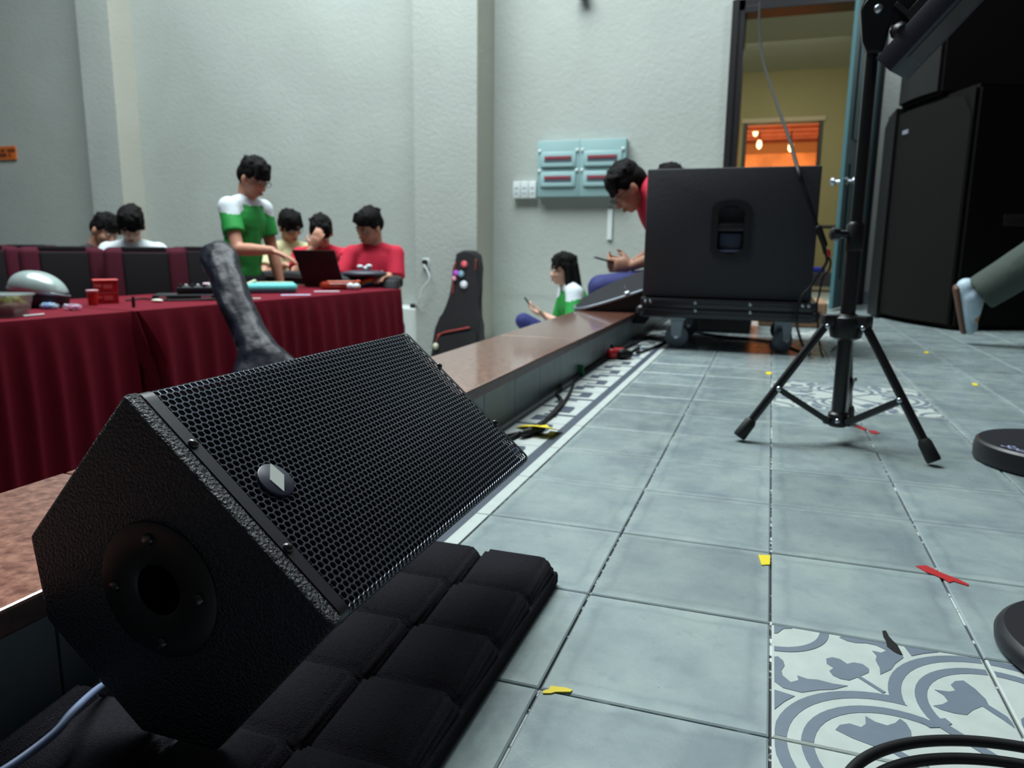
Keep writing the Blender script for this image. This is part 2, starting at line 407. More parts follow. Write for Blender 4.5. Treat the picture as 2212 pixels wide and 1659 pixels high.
# stage side curb under the stage
# ------------------------------------------------------------------ back wall with door opening
DX0, DX1, DZ = -.205, .82, 2.13
b = B()
for lo, hi in (((-12, YB, HALL-.05), (DX0, YB+.2, 6.2)), ((DX0, YB, DZ), (DX1, YB+.2, 6.2)), ((DX1, YB, -.05), (4, YB+.2, 6.2)), ((DX0, YB, -.3), (DX1, YB+.2, 0))): box(b, lo, hi)
wall_back = struct(obj('wall_back', b, WALL))
for n_, (xa, xb, yp) in enumerate(((-6.28, -5.876, 5.238), (-2.66, -2.101, 5.12), (-10.0, -9.6, 5.238))):
    b = B(); box(b, (xa, yp, HALL), (xb, YB+.01, 6.2), .004)
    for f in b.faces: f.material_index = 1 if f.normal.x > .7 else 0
    struct(obj('trim_%d' % (5+n_), b, [WALL, WALLD]))
b = B(); box(b, (DX1+.02, YB-.012, 0), (4, YB, .10), .003); struct(obj('baseboard_back', b, mat('baseboard_grey', (120, 132, 140), .5)))
b = B(); box(b, (2.65, -1.2, -.05), (2.75, YB, 6.2)); struct(obj('wall_right', b, mat('stage_wing', (60, 40, 34), .8, vary=.1)))
# dark door frame
DF = mat('door_frame_dark', (22, 21, 24), .4)
b = B()
for lo, hi in (((DX0-.02, YB-.03, 0), (DX0+.075, YB+.21, DZ+.06)), ((DX1-.06, YB-.03, 0), (DX1+.02, YB+.21, DZ+.06)), ((DX0, YB-.03, DZ-.02), (DX1, YB+.21, DZ+.06)), ((DX0-.005, YB-.045, 0), (DX0+.03, YB-.03, DZ+.06))): box(b, lo, hi, .003)
fr = struct(obj('trim_8', b, DF))
# open door leaf, hinged on the right
hx, hy = .80, YB-.03; fx, fy = at(1822, 350, Y=4.72).xy
d = V((fx-hx, fy-hy, 0)).normalized(); wdt = V((fx-hx, fy-hy, 0)).length; nn = V((-d.y, d.x, 0))
mt = frame_mtx((hx, hy, 0), d, nn, (0, 0, 1))
b = B(); box(b, (0, -.011, .012), (wdt, .011, DZ-.03), .002, mtx=mt)
dr = struct(obj('door_1', b, [TEAL], loc=(hx, hy, 0)))
b = B(); box(b, (wdt-.001, -.0112, .012), (wdt+.005, .0112, DZ-.03), mtx=mt); obj('lit_edge', b, mat('door_edge_lit', (66, 112, 120), .5), dr)  # lighter teal paints in the light caught by the leaf's free edge
b = B(); box(b, (.12, .012, .2), (wdt-.12, .019, .95), .003, mtx=mt); box(b, (.12, .012, 1.1), (wdt-.12, .019, 1.95), .003, mtx=mt); obj('panel', b, TEAL, dr)
b = B(); kp = at(1814, 390, Y=4.72); 
k0 = V((hx, hy, kp.z)) + d*(wdt-.06)
lathe(b, [(.026, 0), (.026, .008), (.01, .012), (.01, .035), (.026, .045), (.028, .06), (.016, .072)], k0 - nn*.013, -nn, 18); obj('door_handle', b, CHROME, dr, True, 40)
b = B(); lathe(b, [(.026, 0), (.026, .008), (.01, .012), (.01, .035), (.026, .045), (.028, .06), (.016, .072)], k0 + nn*.013, nn, 18); obj('door_handle', b, CHROME, dr, True, 40)

# ------------------------------------------------------------------ rooms behind the door
YI = 8.6
ROOMW = mat('inner_room_wall', (168, 160, 112), .8, vary=.04, vscale=2); ROOMC = mat('inner_room_ceiling', (200, 206, 186), .8)
ix1 = at(1768, 300, Y=YI).x; ix0 = at(1612, 300, Y=YI).x; izt = at(1690, 264, Y=YI).z; zc = at(1730, 150, Y=YI).z
b = B()
for lo, hi in (((-2.2, YI, 0), (ix0, YI+.15, zc+.1)), ((ix1, YI, 0), (2.4, YI+.15, zc+.1)), ((ix0, YI, izt), (ix1, YI+.15, zc+.1)), ((-2.3, YB+.2, 0), (-2.2, YI, zc+.1)), ((2.4, YB+.2, 0), (2.5, YI, zc+.1))): box(b, lo, hi)
struct(obj('wall_inner', b, ROOMW))
b = B(); box(b, (-2.3, YB+.2, zc), (2.5, YI, zc+.1)); struct(obj('ceiling', b, ROOMC))
b = B(); box(b, (-2.3, YB, -.06), (2.5, 12.2, -.003)); struct(obj('floor_inner', b, mat('inner_floor', (150, 158, 148), .35, vary=.06, vscale=3)))
b = B(); box(b, (ix0-.06, YI-.02, izt), (ix1+.06, YI+.16, izt+.05), .004)
box(b, (ix1, YI-.02, 0), (ix1+.035, YI+.16, izt), .004, mi=1); box(b, (ix0-.035, YI-.02, 0), (ix0, YI+.16, izt), .004, mi=1)
struct(obj('trim_9', b, [mat('lintel_cream', (200, 186, 150), .6), mat('inner_frame', (58, 56, 50), .5)]))
b = B(); box(b, (-1.6, 12.0, 0), (1.6, 12.1, 3.3)); box(b, (-1.7, YI+.15, 0), (-1.6, 12.1, 3.3)); box(b, (1.6, YI+.15, 0), (1.7, 12.1, 3.3)); struct(obj('wall_far', b, mat('far_wall', (170, 110, 60), .8)))
ORW = mat('roof_timber', (186, 112, 58), .6, vary=.25, vscale=3)
b = B(); box(b, (-1.7, YI+.4, 2.03), (1.7, 12.1, 2.08)); fc = struct(obj('ceiling_far', b, ORW))
for i in range(8):
    b = B(); yy = YI+.5+i*.42; box(b, (-1.6, yy, 1.96), (1.6, yy+.07, 2.03), .004); obj('beam', b, mat('beam_timber', (140, 66, 34), .6, vary=.2), fc)
for i in range(2):
    b = B(); box(b, (-1.6, 11.2+i*.6, 1.56-.16*i), (1.6, 11.3+i*.6, 1.76-.14*i), .006); obj('tie_beam', b, ORW, fc)
for i, (u_, v_) in enumerate(((1632, 285), (1640, 312), (1708, 318))):
    p_ = at(u_, v_, Y=10.6)
    o = thing('hanging_lamp', ['small glowing lamp near the top left of the far timber roof', 'lower of the two glowing lamps on the left under the far timber roof', 'glowing lamp at the middle of the far timber roof'][i], 'lamp', p_, 'lamps under the timber roof of the far room')
    b = B(); ell(b, p_, (.035, .035, .06)); obj('bulb', b, mat('bulb_glow', (255, 226, 170), .4, emit=2.2), o, True)
    b = B(); cyl(b, p_+V((0, 0, .05)), V((p_.x, p_.y, 2.03)), .008, n=8); obj('rod', b, BLKS, o)
# things in the inner room
p_ = at(1775, 490, Y=7.6)
o = thing('handrail', 'dark thin metal rail seen through the doorway', 'railing', (p_.x, 7.6, 0))
b = B(); cyl(b, (p_.x-.9, 7.6, p_.z), (p_.x+.5, 7.6, p_.z), .018, n=10); obj('rail', b, BLKS, o, True, 40)
for x_ in (p_.x-.88, p_.x+.48):
    b = B(); cyl(b, (x_, 7.6, 0), (x_, 7.6, p_.z), .016, n=10); obj('post', b, BLKS, o, True, 40)
p_ = at(1780, 588, Y=7.3); 
o = thing('bench', 'low dark grey bench in the room beyond the doorway', 'bench', (p_.x, 7.3, 0))
b = B(); box(b, (p_.x-.7, 7.1, p_.z-.13), (p_.x+.34, 7.5, p_.z), .01, 2); obj('seat', b, mat('bench_grey', (66, 64, 66), .6), o)
for x_ in (p_.x-.66, p_.x+.3):
    b = B(); box(b, (x_-.02, 7.14, -.003), (x_+.02, 7.46, p_.z-.13), .004); obj('leg', b, DF, o)
b = B(); box(b, (p_.x-.14, 7.15, p_.z), (p_.x+.0, 7.3, p_.z+.05), .012, 3); tag(obj('pouch', b, mat('blue_cloth', (30, 50, 190), .6), smooth=True, angle=40), 'bright blue pouch on the low bench beyond the doorway', 'pouch')

# ------------------------------------------------------------------ wedge monitor speaker
SW, SL, SA = .2105, .42, R(41.54)
ST = V((-.230, -.217, .298)); su = V((math.cos(SA), 0, -math.sin(SA))); sn = V((math.sin(SA), 0, math.cos(SA)))
def SP(s, t, d=0): return ST + su*s + V((0, t, 0)) - sn*d
spk = thing('monitor_speaker', 'large black wedge stage monitor with hexagonal mesh grille on a foam pad', 'speaker', (-.2, -.01, .042))
ds, cc = .155, .066
prof = [(0, 0), (SW, 0), (SW, ds), (SW-cc*math.cos(SA), ds+cc*math.sin(SA)), (cc*math.cos(SA), ds+cc*math.sin(SA)), (0, ds)]
def extr(b, pr, t0, t1, bev, seg=3):
    lo = [b.verts.new(SP(s, t0, d)) for s, d in pr]; hi = [b.verts.new(SP(s, t1, d)) for s, d in pr]; n = len(pr)
    fs = [b.faces.new(lo), b.faces.new(list(reversed(hi)))]
    for i in range(n): fs.append(b.faces.new((lo[(i+1) % n], lo[i], hi[i], hi[(i+1) % n])))
    es = list({e for f in fs for e in f.edges})
    if bev: bmesh.ops.bevel(b, geom=es, offset=bev, segments=seg, affect='EDGES', profile=.5)
b = B()
extr(b, prof, 0, .0125, .0035); extr(b, prof, SL-.0125, SL, .0035)
inner = [(.002, .012), (SW-.002, .012)] + prof[2:]
inner = [(.0, .012), (SW, .012)] + prof[2:]
extr(b, inner, .011, SL-.011, .0025, 2)
fixn(b); cab = obj('cabinet', b, BLK, spk)
sc = V((-.213, ST.y, .160))
b = B(); cyl(b, sc-V((0, .01, 0)), sc+V((0, .07, 0)), .0205, n=32); cut = obj('cut', b, BLK)
bpy.context.view_layer.update()
evaluated(cab, [('BOOLEAN', dict(operation='DIFFERENCE', object=cut, solver='EXACT'))]); bpy.data.objects.remove(cut)
cab.data.shade_smooth(); cab.data.set_sharp_from_angle(angle=R(35))
b = B(); prf = [(.0185, .060), (.0185, -.0006), (.0205, -.0018), (.0475, -.0018), (.0498, -.0012), (.0505, .001)]
x_, z_ = V((1, 0, 0)), V((0, 0, 1))
loft(b, [ring(sc+V((0, h, 0)), x_, z_, r, r, 48) for r, h in prf], False)
loft(b, [ring(sc+V((0, .060, 0)), x_, z_, .0185, .0185, 48), ring(sc+V((0, .0601, 0)), x_, z_, .0002, .0002, 48)], False)
fixn(b); so = obj('pole_socket', b, mat('socket_plastic', (8, 8, 9), .4, spec=.3), spk, True, 50)
b = B(); n_ = 16; rs = []
for i in range(n_+1):
    a = math.pi*(1.14+.34*i/n_)
screw_heads('screw', so, [V((x, ST.y-.0015, z)) for x, z in ((-.217, .197), (-.251, .157), (-.177, .160), (-.212, .121))], (0, -1, 0), .0045, SCREW, .003)
# baffle behind the grille: dark cloth
b = B(); vv = [b.verts.new(SP(s, t, .0105)) for s, t in ((.004, .012), (SW-.004, .012), (SW-.004, SL-.012), (.004, SL-.012))]; b.faces.new(vv); obj('grille_cloth', b, VOID, spk)
# hexagonal grille, bent over both long edges
BR = .007
def bend(s, t, n_=0):
    """s runs over the sheet; beyond the flat part it follows an arc down the cabinet side"""
    e0, e1 = BR, SW-BR
    if s < e0:
        a = min((e0-s)/BR, 1.45); return SP(e0-(BR+n_)*math.sin(a), t, BR-(BR+n_)*math.cos(a) + max(0, (e0-s)-BR*1.45))
    if s > e1:
        a = min((s-e1)/BR, 1.45); return SP(e1+(BR+n_)*math.sin(a), t, BR-(BR+n_)*math.cos(a) + max(0, (s-e1)-BR*1.45))
    return SP(s, t, -n_)
G0, G1 = .0205, SL-.0165; pt = .0060; prow = pt*.8660
nrow = int(round((SW+.014)/prow)); ncol = int((G1-G0)/pt)
pt = (G1-G0)/(ncol+.5)
b = B(); badge_c = (.1034, .0523)
vd = {}
ntop = []
for i in range(nrow):
    s0 = -.007 + prow*(i+.5)
    for j in range(ncol):
        t0 = G0 + pt*(j+.5+(.5 if i % 2 else 0))
        if (s0-badge_c[0])**2+(t0-badge_c[1])**2 < .0135**2: continue
        O, I, D_, E_ = [], [], [], []
        for k in range(6):
            a = R(60*k)    # pointy along s
            cs, sn_ = math.cos(a), math.sin(a)
            so_, to_ = s0+cs*pt/math.sqrt(3), t0+sn_*pt/math.sqrt(3)
            key = (round(so_*5e4), round(to_*5e4))
            if key not in vd: vd[key] = b.verts.new(bend(so_, to_))
            O.append(vd[key])
            ri = pt*.455
            I.append(b.verts.new(bend(s0+cs*ri*1.09, t0+sn_*ri*1.09, 0))); D_.append(b.verts.new(bend(s0+cs*ri, t0+sn_*ri, -.0005))); E_.append(b.verts.new(bend(s0+cs*ri, t0+sn_*ri, -.0018)))
        for k in range(6):
            l = (k+1) % 6
            for q in ((O[k], O[l], I[l], I[k]), (I[k], I[l], D_[l], D_[k]), (D_[k], D_[l], E_[l], E_[k])):
                if len(set(q)) == 4:
                    try: b.faces.new(q)
                    except ValueError: pass
gr = obj('grille', b, GRILLE, spk)
# plain border strips of the grille sheet
def strip(b, t0, t1):
    ss = [-.011+i*(SW+.022)/60 for i in range(61)]
    for a, c in zip(ss, ss[1:]):
        q = [bend(a, t0, .0002), bend(c, t0, .0002), bend(c, t1, .0002), bend(a, t1, .0002)]; b.faces.new([b.verts.new(p) for p in q])
    bmesh.ops.remove_doubles(b, verts=b.verts, dist=1e-5)
b = B(); strip(b, .0118, G0+.0015); obj('frame_strip', b, BLKS, spk, True)
b = B(); strip(b, G1-.0015, SL-.0118); obj('frame_strip', b, BLKS, spk, True)
for s_, t_ in ((.0533, .0165), (.1503, .0165), (.0594, SL-.0125), (.1534, SL-.0125)):
    b = B(); lathe(b, [(.0038, 0), (.0037, .0012), (.0028, .0023), (.001, .0027)], SP(s_, t_, -.0002), sn, 16); obj('screw', b, SCREW, spk, True, 60)
b = B(); lathe(b, [(.0145, 0), (.0145, .0018), (.0138, .0022)], SP(*badge_c, -.0008), sn, 40); bd = obj('badge', b, mat('badge_grey', (44, 46, 62), .35), spk, True, 40)
b = B(); lo, hi = [], []
for s_, t_ in ((.0905, .0585), (.1031, .0608), (.1146, .0484), (.1018, .0461)): lo.append(b.verts.new(SP(s_, t_, -.0028))); hi.append(b.verts.new(SP(s_, t_, -.0036)))
b.faces.new(hi)
for i in range(4): b.faces.new((lo[i], lo[(i+1) % 4], hi[(i+1) % 4], hi[i]))
fixn(b); obj('emblem', b, mat('emblem_silver', (190, 196, 190), .4), bd)
# foam pad
pad = thing('foam_pad', 'black wedge foam pad under the stage monitor', 'foam pad', (-.2, -.05, 0))
b = B(); box(b, (-.352, -.38, .0005), (-.0405, .212, .017), .004, 2); obj('base_sheet', b, FOAM, pad, True, 40)
XS = [-.0435, -.1335, -.2265, -.3195, -.349]
YS = [.204, .109, .014, -.081, -.176, -.271, -.366]
for a, c in zip(XS, XS[1:]):
    for e, f in zip(YS, YS[1:]):
        b = B(); g = .0012
        lo = [(c+g, f+g), (a-g, f+g), (a-g, e-g), (c+g, e-g)]
        zz = [.034, .034, .0435, .0435]; mid = [.020, .020, .028, .028]; k = .007 if a-c > .05 else .004
        top = [(c+g+k, f+g+k), (a-g-k, f+g+k), (a-g-k, e-g-k), (c+g+k, e-g-k)]
        loft(b, [[V((x, y, .015)) for x, y in lo], [V((x, y, m_)) for (x, y), m_ in zip(lo, mid)], [V((x, y, z)) for (x, y), z in zip(top, [q_-.002 for q_ in zz])]])
        bmesh.ops.bevel(b, geom=[e_ for e_ in b.edges if min(v.co.z for v in e_.verts) > .019], offset=.005, segments=2, affect='EDGES')
        fixn(b); obj('foam_block', b, FOAM, pad, True)
# ------------------------------------------------------------------ subwoofer on its wheeled base
sub = thing('subwoofer', 'big black box speaker with a recessed handle, riding on a wheeled base', 'speaker', (0, 2.66, .205))
SUBM = mat('sub_paint', (38, 38, 46), .6, bump=.25, bscale=260, vary=.06, vscale=3)
x0, x1, z0, z1, hx0, hx1, hz0, hz1 = -.305, .325, .206, .697, -.052, .092, .366, .57
b = B(); ysf = 2.4
box(b, (x0, ysf, z0), (x1, ysf+.56, z1), .006, 2)
cab2 = obj('cabinet', b, SUBM, sub, True, 40)
b = B(); box(b, (hx0+.012, ysf-.1, hz0+.012), (hx1-.012, ysf+.05, hz1-.012), .018, 3); cut = obj('cut', b, VOID); bpy.context.view_layer.update()
evaluated(cab2, [('BOOLEAN', dict(operation='DIFFERENCE', object=cut, solver='EXACT'))]); bpy.data.objects.remove(cut)
cab2.data.shade_smooth(); cab2.data.set_sharp_from_angle(angle=R(35))
# handle: arched plate with two openings and a grip
def arch(xa, xb, za, zb, c, n=8, bul=.012):
    P = []
    for i in range(n+1):
        t = i/n; P.append((xa+c+(xb-xa-2*c)*t, zb + bul*math.sin(math.pi*t)))
    P += [(xb, zb-c), (xb, za+c)]
    for i in range(n+1):
        t = i/n; P.append((xb-c-(xb-xa-2*c)*t, za - bul*math.sin(math.pi*t)))
    P += [(xa, za+c), (xa, zb-c)]; return P
hd = None
b = B(); mt = M(((1, 0, 0, 0), (0, 0, 1, 0), (0, 1, 0, 0), (0, 0, 0, 1)))
out = arch(hx0, hx1, hz0+.004, hz1-.004, .018); inn = arch(hx0+.024, hx1-.024, hz0+.022, hz1-.022, .012)
def ringplate(b, out, inn, ya, yb):
    n = len(out); vs4 = [[b.verts.new((p[0], y, p[1])) for p in P] for P, y in ((out, yb), (out, ya), (inn, ya), (inn, yb))]
    for A, C in zip(vs4, vs4[1:]+vs4[:1]):
        for i in range(n): b.faces.new((A[i], A[(i+1) % n], C[(i+1) % n], C[i]))
ringplate(b, out, inn, ysf-.006, ysf+.012); fixn(b)
hd = obj('handle', b, PLAST, sub, True, 35)
b = B(); box(b, (hx0+.02, ysf-.004, .462), (hx1-.02, ysf+.016, .492), .006, 2); obj('grip', b, PLAST, hd, True, 40)
b = B(); box(b, (hx0+.03, ysf+.03, hz0+.02), (hx1-.03, ysf+.045, .455), .004, 2, mtx=None); obj('recess', b, mat('recess_grey', (70, 76, 100), .35), hd, True, 40)
b = B(); box(b, (hx0+.028, ysf-.002, hz0+.016), (hx1-.028, ysf+.03, hz0+.026), .004, 2); obj('lip', b, mat('recess_grey', (70, 76, 100), .35), hd, True, 40)
cart = thing('wheeled_base', 'black flight case base on grey swivel castors under the big box speaker', 'dolly', (0, 2.66, 0))
RAIL = mat('rail_black', (30, 29, 35), .35, spec=.6)
b = B(); box(b, (-.300, ysf-.012, .125), (.335, ysf+.572, .200), .004); obj('tray', b, RAIL, cart)
for zz, nm in ((.166, 'upper'), (.128, 'lower')):
    b = B()
    box(b, (-.302, ysf-.022, zz), (.338, ysf-.008, zz+.036), .003, 2); box(b, (-.302, ysf-.026, zz+.022), (.338, ysf-.018, zz+.033), .002, 2)
    obj('rail', b, RAIL, cart, True, 35)
    for xx in (-.302, .332):
        b = B(); box(b, (xx-.008, ysf-.01, zz), (xx+.014, ysf+.57, zz+.036), .003, 2); obj('rail', b, RAIL, cart, True, 35)
screw_heads('rivet', cart, [V((x, ysf-.0265, z)) for x, z in ((-.288, .188), (-.268, .188), (-.094, .188), (-.092, .158), (.110, .188), (.112, .158), (.296, .19), (.317, .19))], (0, -1, 0), .0065, CHROME)
for xx in (-.306, .342):
    b = B(); ell(b, (xx, ysf-.008, .150), (.02, .02, .022)); obj('ball_corner', b, RAIL, cart, True)
CAST = mat('castor_grey', (168, 182, 192), .45, metal=.2); TYRE = mat('castor_tyre', (112, 122, 136), .5)
for k, (xx, yy, a) in enumerate(((-.168, 2.455, 0), (.236, 2.47, 50), (-.168, 2.88, 10), (.236, 2.88, 0))):
    o = obj('castor', (lambda b: (box(b, (xx-.035, yy-.03, .117), (xx+.035, yy+.03, .126), .002), b)[1])(B()), CAST, cart)
    mt = M.Translation((xx, yy, 0)) @ M.Rotation(R(a), 4, 'Z')
    b = B()
    for sy in (-1, 1):
        P = [(-.026, .112), (.026, .112), (.018, .045), (-.018, .045)]
        poly_prism(b, P, sy*.019-.002, sy*.019+.002, mtx=mt @ M(((1, 0, 0, 0), (0, 0, 1, 0), (0, 1, 0, 0), (0, 0, 0, 1))))
    box(b, (-.028, -.021, .108), (.028, .021, .118), .002, mtx=mt); fixn(b); obj('fork', b, CAST, o)
    b = B(); ax = mt.to_3x3() @ V((0, 1, 0)); c0 = mt @ V((0, 0, .0465))
    lathe(b, [(.012, -.017), (.034, -.015), (.0455, -.012), (.0465, 0), (.0455, .012), (.034, .015), (.012, .017)], c0, ax, 28); obj('wheel', b, TYRE, o, True, 40)
    b = B(); lathe(b, [(.0, -.023), (.009, -.022), (.009, .022), (.0, .023)], c0, ax, 12); obj('axle', b, CHROME, o, True, 40)
# things seen behind and under the base
b = B(); box(b, (-.20, 3.08, .001), (.10, 3.48, .17), .01, 2); o = obj('case', b, BAGB, loc=(-.05, 3.28, 0)); tag(o, 'black case on the floor behind the wheeled base, sat on by the man in red', 'case')
b = B(); box(b, (-.13, 3.07, .10), (-.09, 3.08, .12), .003); obj('latch', b, CHROME, o)
b = B(); box(b, (.13, 3.5, .001), (.46, 3.9, .13), .008, 2); o = obj('wooden_crate', b, mat('crate_wood', (150, 116, 88), .6, vary=.15, vscale=9), loc=(.3, 3.7, 0)); tag(o, 'tan wooden crate low on the floor behind the wheeled base', 'crate')
b = B(); box(b, (.16, 3.492, .04), (.43, 3.499, .09), .002); obj('front_panel', b, mat('crate_dark', (110, 78, 56), .6), o)

# ------------------------------------------------------------------ PA stack on the right
PAM = mat('pa_paint', (11, 9, 9), .7, spec=.12, bump=.2, bscale=200, vary=.1, vscale=2); PAG = mat('pa_grille', (13, 12, 11), .8, spec=.15, bump=.5, bscale=500); PAB = mat('pa_band', (20, 19, 21), .5, spec=.3)
def footprint_prism(b, P, z0, z1, bev=.012):
    vs_ = poly_prism(b, P, z0, z1)
    return vs_
A_, B_, C_, D_ = V((.765, 4.50, 0)), V((1.052, 3.66, 0)), V((1.72, 3.95, 0)), V((1.45, 4.75, 0))
pa = thing('bass_speaker', 'tall dark bass speaker with a bowed front grille on the stage floor at right', 'speaker', (1.2, 4.2, 0))
fdir = (B_-A_).normalized(); fn = V((fdir.y, -fdir.x, 0)); fn = fn if fn.x < 0 else -fn
b = B(); poly_prism(b, [(p.x, p.y) for p in (A_, B_, C_, D_)], .005, 1.19); bmesh.ops.bevel(b, geom=list(b.edges), offset=.02, segments=2, affect='EDGES'); fixn(b); obj('cabinet', b, PAM, pa, True, 40)
L_ = (B_-A_).length
def bowed(p0, p1, nrm, depth, z0, z1, ins, n=14, corner=.10):
    b = B(); L_ = (p1-p0).length; d = (p1-p0).normalized(); nz_ = 10; V_ = []
    for i in range(n+1):
        t = i/n; s = ins+(L_-2*ins)*t; off = depth*(1-(2*t-1)**2)+.004; col = []
        e = min(t, 1-t)*(L_-2*ins); cut = 0 if e > corner else corner-math.sqrt(max(0, corner**2-(corner-e)**2))
        for k in range(nz_+1): col.append(b.verts.new(p0+d*s+nrm*off+V((0, 0, z0+(z1-cut-z0)*k/nz_))))
        V_.append(col)
    for a, c in zip(V_, V_[1:]):
        for k in range(nz_): b.faces.new((a[k], c[k], c[k+1], a[k+1]))
    r = bmesh.ops.extrude_face_region(b, geom=list(b.faces)); bmesh.ops.translate(b, vec=-nrm*.012, verts=[v for v in r['geom'] if isinstance(v, bmesh.types.BMVert)]); fixn(b)
    return b
obj('grille', bowed(A_, B_, fn, .045, .03, 1.15, .03), PAG, pa, True, 40)
q0 = A_+fdir*.01; q1 = A_+fdir*.22
b = B(); loft(b, [[q0+fn*.01+V((0, 0, .01)), q0+fn*.01+V((0, 0, 1.11)), q0+fn*.012+fdir*.05+V((0, 0, 1.17)), q1+fn*.055+V((0, 0, 1.185)), q1+fn*.055+V((0, 0, .01))], [q0+V((0, 0, .01)), q0+V((0, 0, 1.11)), q0+fdir*.05+V((0, 0, 1.17)), q1+V((0, 0, 1.185)), q1+V((0, 0, .01))]]); fixn(b); obj('side_band', b, PAB, pa)
b = B(); g_ = A_+fdir*(L_*.62)+fn*.047+V((0, 0, 1.04)); box(b, (-.03, -.004, -.012), (.03, .004, .012), .003, mtx=frame_mtx(g_+V((0, 0, 0))-fdir*.22, fdir, fn, (0, 0, 1))); obj('badge', b, mat('badge_pale', (120, 122, 136), .4), pa)
b = B(); hc = B_.lerp(C_, .45)+V((0, 0, .55)); sd = (C_-B_).normalized(); sn2 = V((sd.y, -sd.x, 0)); box(b, (-.12, -.01, -.03), (.12, .006, .03), .008, 2, mtx=frame_mtx(hc, sd, sn2, (0, 0, 1))); obj('side_handle', b, PLAST, pa, True, 40)
# top cabinet
A2, B2, C2, D2 = V((.80, 4.35, 0)), V((.93, 3.93, 0)), V((1.5, 4.05, 0)), V((1.36, 4.55, 0))
pt_ = thing('top_speaker', 'dark cabinet stacked on the tall bass speaker at right', 'speaker', (1.15, 4.2, 1.19))
b = B(); poly_prism(b, [(p.x, p.y) for p in (A2, B2, C2, D2)], 1.192, 2.5); bmesh.ops.bevel(b, geom=list(b.edges), offset=.015, segments=2, affect='EDGES'); fixn(b); obj('cabinet', b, PAM, pt_, True, 40)
d2 = (B2-A2).normalized(); n2 = V((d2.y, -d2.x, 0)); n2 = n2 if n2.x < 0 else -n2
obj('grille', bowed(A2, B2, n2, .02, 1.21, 2.48, .015, corner=.03), PAB, pt_, True, 40)
# timber side post of the stage opening
b = B(); w0, w1 = at(2172, 100, Y=4.3).x, at(2205, 190, Y=4.3).x
box(b, (1.52, 4.86, 0), (1.80, 4.98, 4), .004); o = struct(obj('trim_10', b, WOODF))
b = B(); box(b, (1.80, 4.90, .0), (2.65, 5.0, 4)); struct(obj('trim_11', b, mat('wing_cream', (150, 160, 160), .8)))

# ------------------------------------------------------------------ tripod stand
st = thing('tripod_stand', 'black tripod stand with rubber feet in the middle of the tiled floor', 'stand', (.333, 1.06, 0))
cx, cy = .328, 1.055
POLE = mat('pole_black', (20, 19, 22), .28, spec=.6)
b = B(); cyl(b, (cx, cy, .045), (cx, cy, .44), .0145, n=24); obj('lower_pole', b, POLE, st, True, 40)
b = B(); cyl(b, (cx, cy, .42), (cx-.0, cy, 1.15), .0115, n=24); obj('upper_pole', b, POLE, st, True, 40)
b = B(); lathe(b, [(.0165, .395), (.0175, .40), (.0175, .445), (.0125, .452)], (cx, cy, 0), n=24); cyl(b, (cx-.012, cy-.004, .428), (cx-.036, cy-.012, .428), .008, n=12); lathe(b, [(.006, 0), (.0135, .002), (.0135, .014), (.008, .018)], (cx-.03, cy-.01, .428), (-.95, -.3, 0), 8); fixn(b); obj('collar', b, PLAST, st, True, 40)
b = B(); lathe(b, [(.0165, .215), (.03, .222), (.034, .245), (.03, .262), (.0165, .27)], (cx, cy, 0), n=24)
feet = [V((.137, .993, 0)), V((.487, .935, 0)), V((.369, 1.256, 0))]
c3 = V((cx, cy, 0))
for f_ in feet:
    d_ = (f_-c3).normalized(); box(b, (-.004, -.012, .243), (.050, .012, .268), .004, 2, mtx=frame_mtx(c3, d_, V((-d_.y, d_.x, 0)), (0, 0, 1)))
fixn(b); obj('hub', b, PLAST, st, True, 40)
b = B(); lathe(b, [(.016, .035), (.02, .038), (.02, .062), (.016, .066)], (cx, cy, 0), n=20)
for f_ in feet:
    d_ = (f_-c3).normalized(); box(b, (0, -.007, .040), (.03, .007, .056), .002, mtx=frame_mtx(c3, d_, V((-d_.y, d_.x, 0)), (0, 0, 1)))
fixn(b); obj('lower_collar', b, PLAST, st, True, 40)
for i, f_ in enumerate(feet):
    d_ = (f_-c3).normalized(); top = c3+d_*.043+V((0, 0, .245)); ft = f_+V((0, 0, .012)); ax = (ft-top).normalized()
    b = B(); cyl(b, top-ax*.008, ft-ax*.01, .0085, n=16); lg = obj('leg', b, POLE, st, True, 40)
    b = B(); lathe(b, [(.0095, -.045), (.0125, -.038), (.0135, -.004), (.012, 0)], ft+ax*.004, ax, 16); obj('rubber_foot', b, RUBB, lg, True, 40)
    mid = top.lerp(ft, .56); lo_ = c3+d_*.024+V((0, 0, .048)); b = B(); pd = V((-d_.y, d_.x, 0))
    ln = (mid-lo_); x_ = ln.normalized(); box(b, (0, -.0035, -.006), (ln.length, .0035, .006), .001, mtx=frame_mtx(lo_+pd*.009, x_, pd, x_.cross(pd))); box(b, (0, -.0035, -.006), (ln.length, .0035, .006), .001, mtx=frame_mtx(lo_-pd*.009, x_, pd, x_.cross(pd))); obj('brace', b, POLE, st)
    for q_ in (top, mid):
        sgn = -1 if pd.y > 0 else 1
        b = B(); lathe(b, [(.0055, 0), (.005, .003), (.002, .005)], q_+pd*sgn*.0125, pd*sgn, 12); obj('bolt', b, CHROME, st, True, 60)
b = B(); lathe(b, [(.0055, 0), (.005, .003), (.002, .005)], (cx-.002, cy-.020, .05), (0, -1, 0), 12); obj('bolt', b, CHROME, st, True, 60)
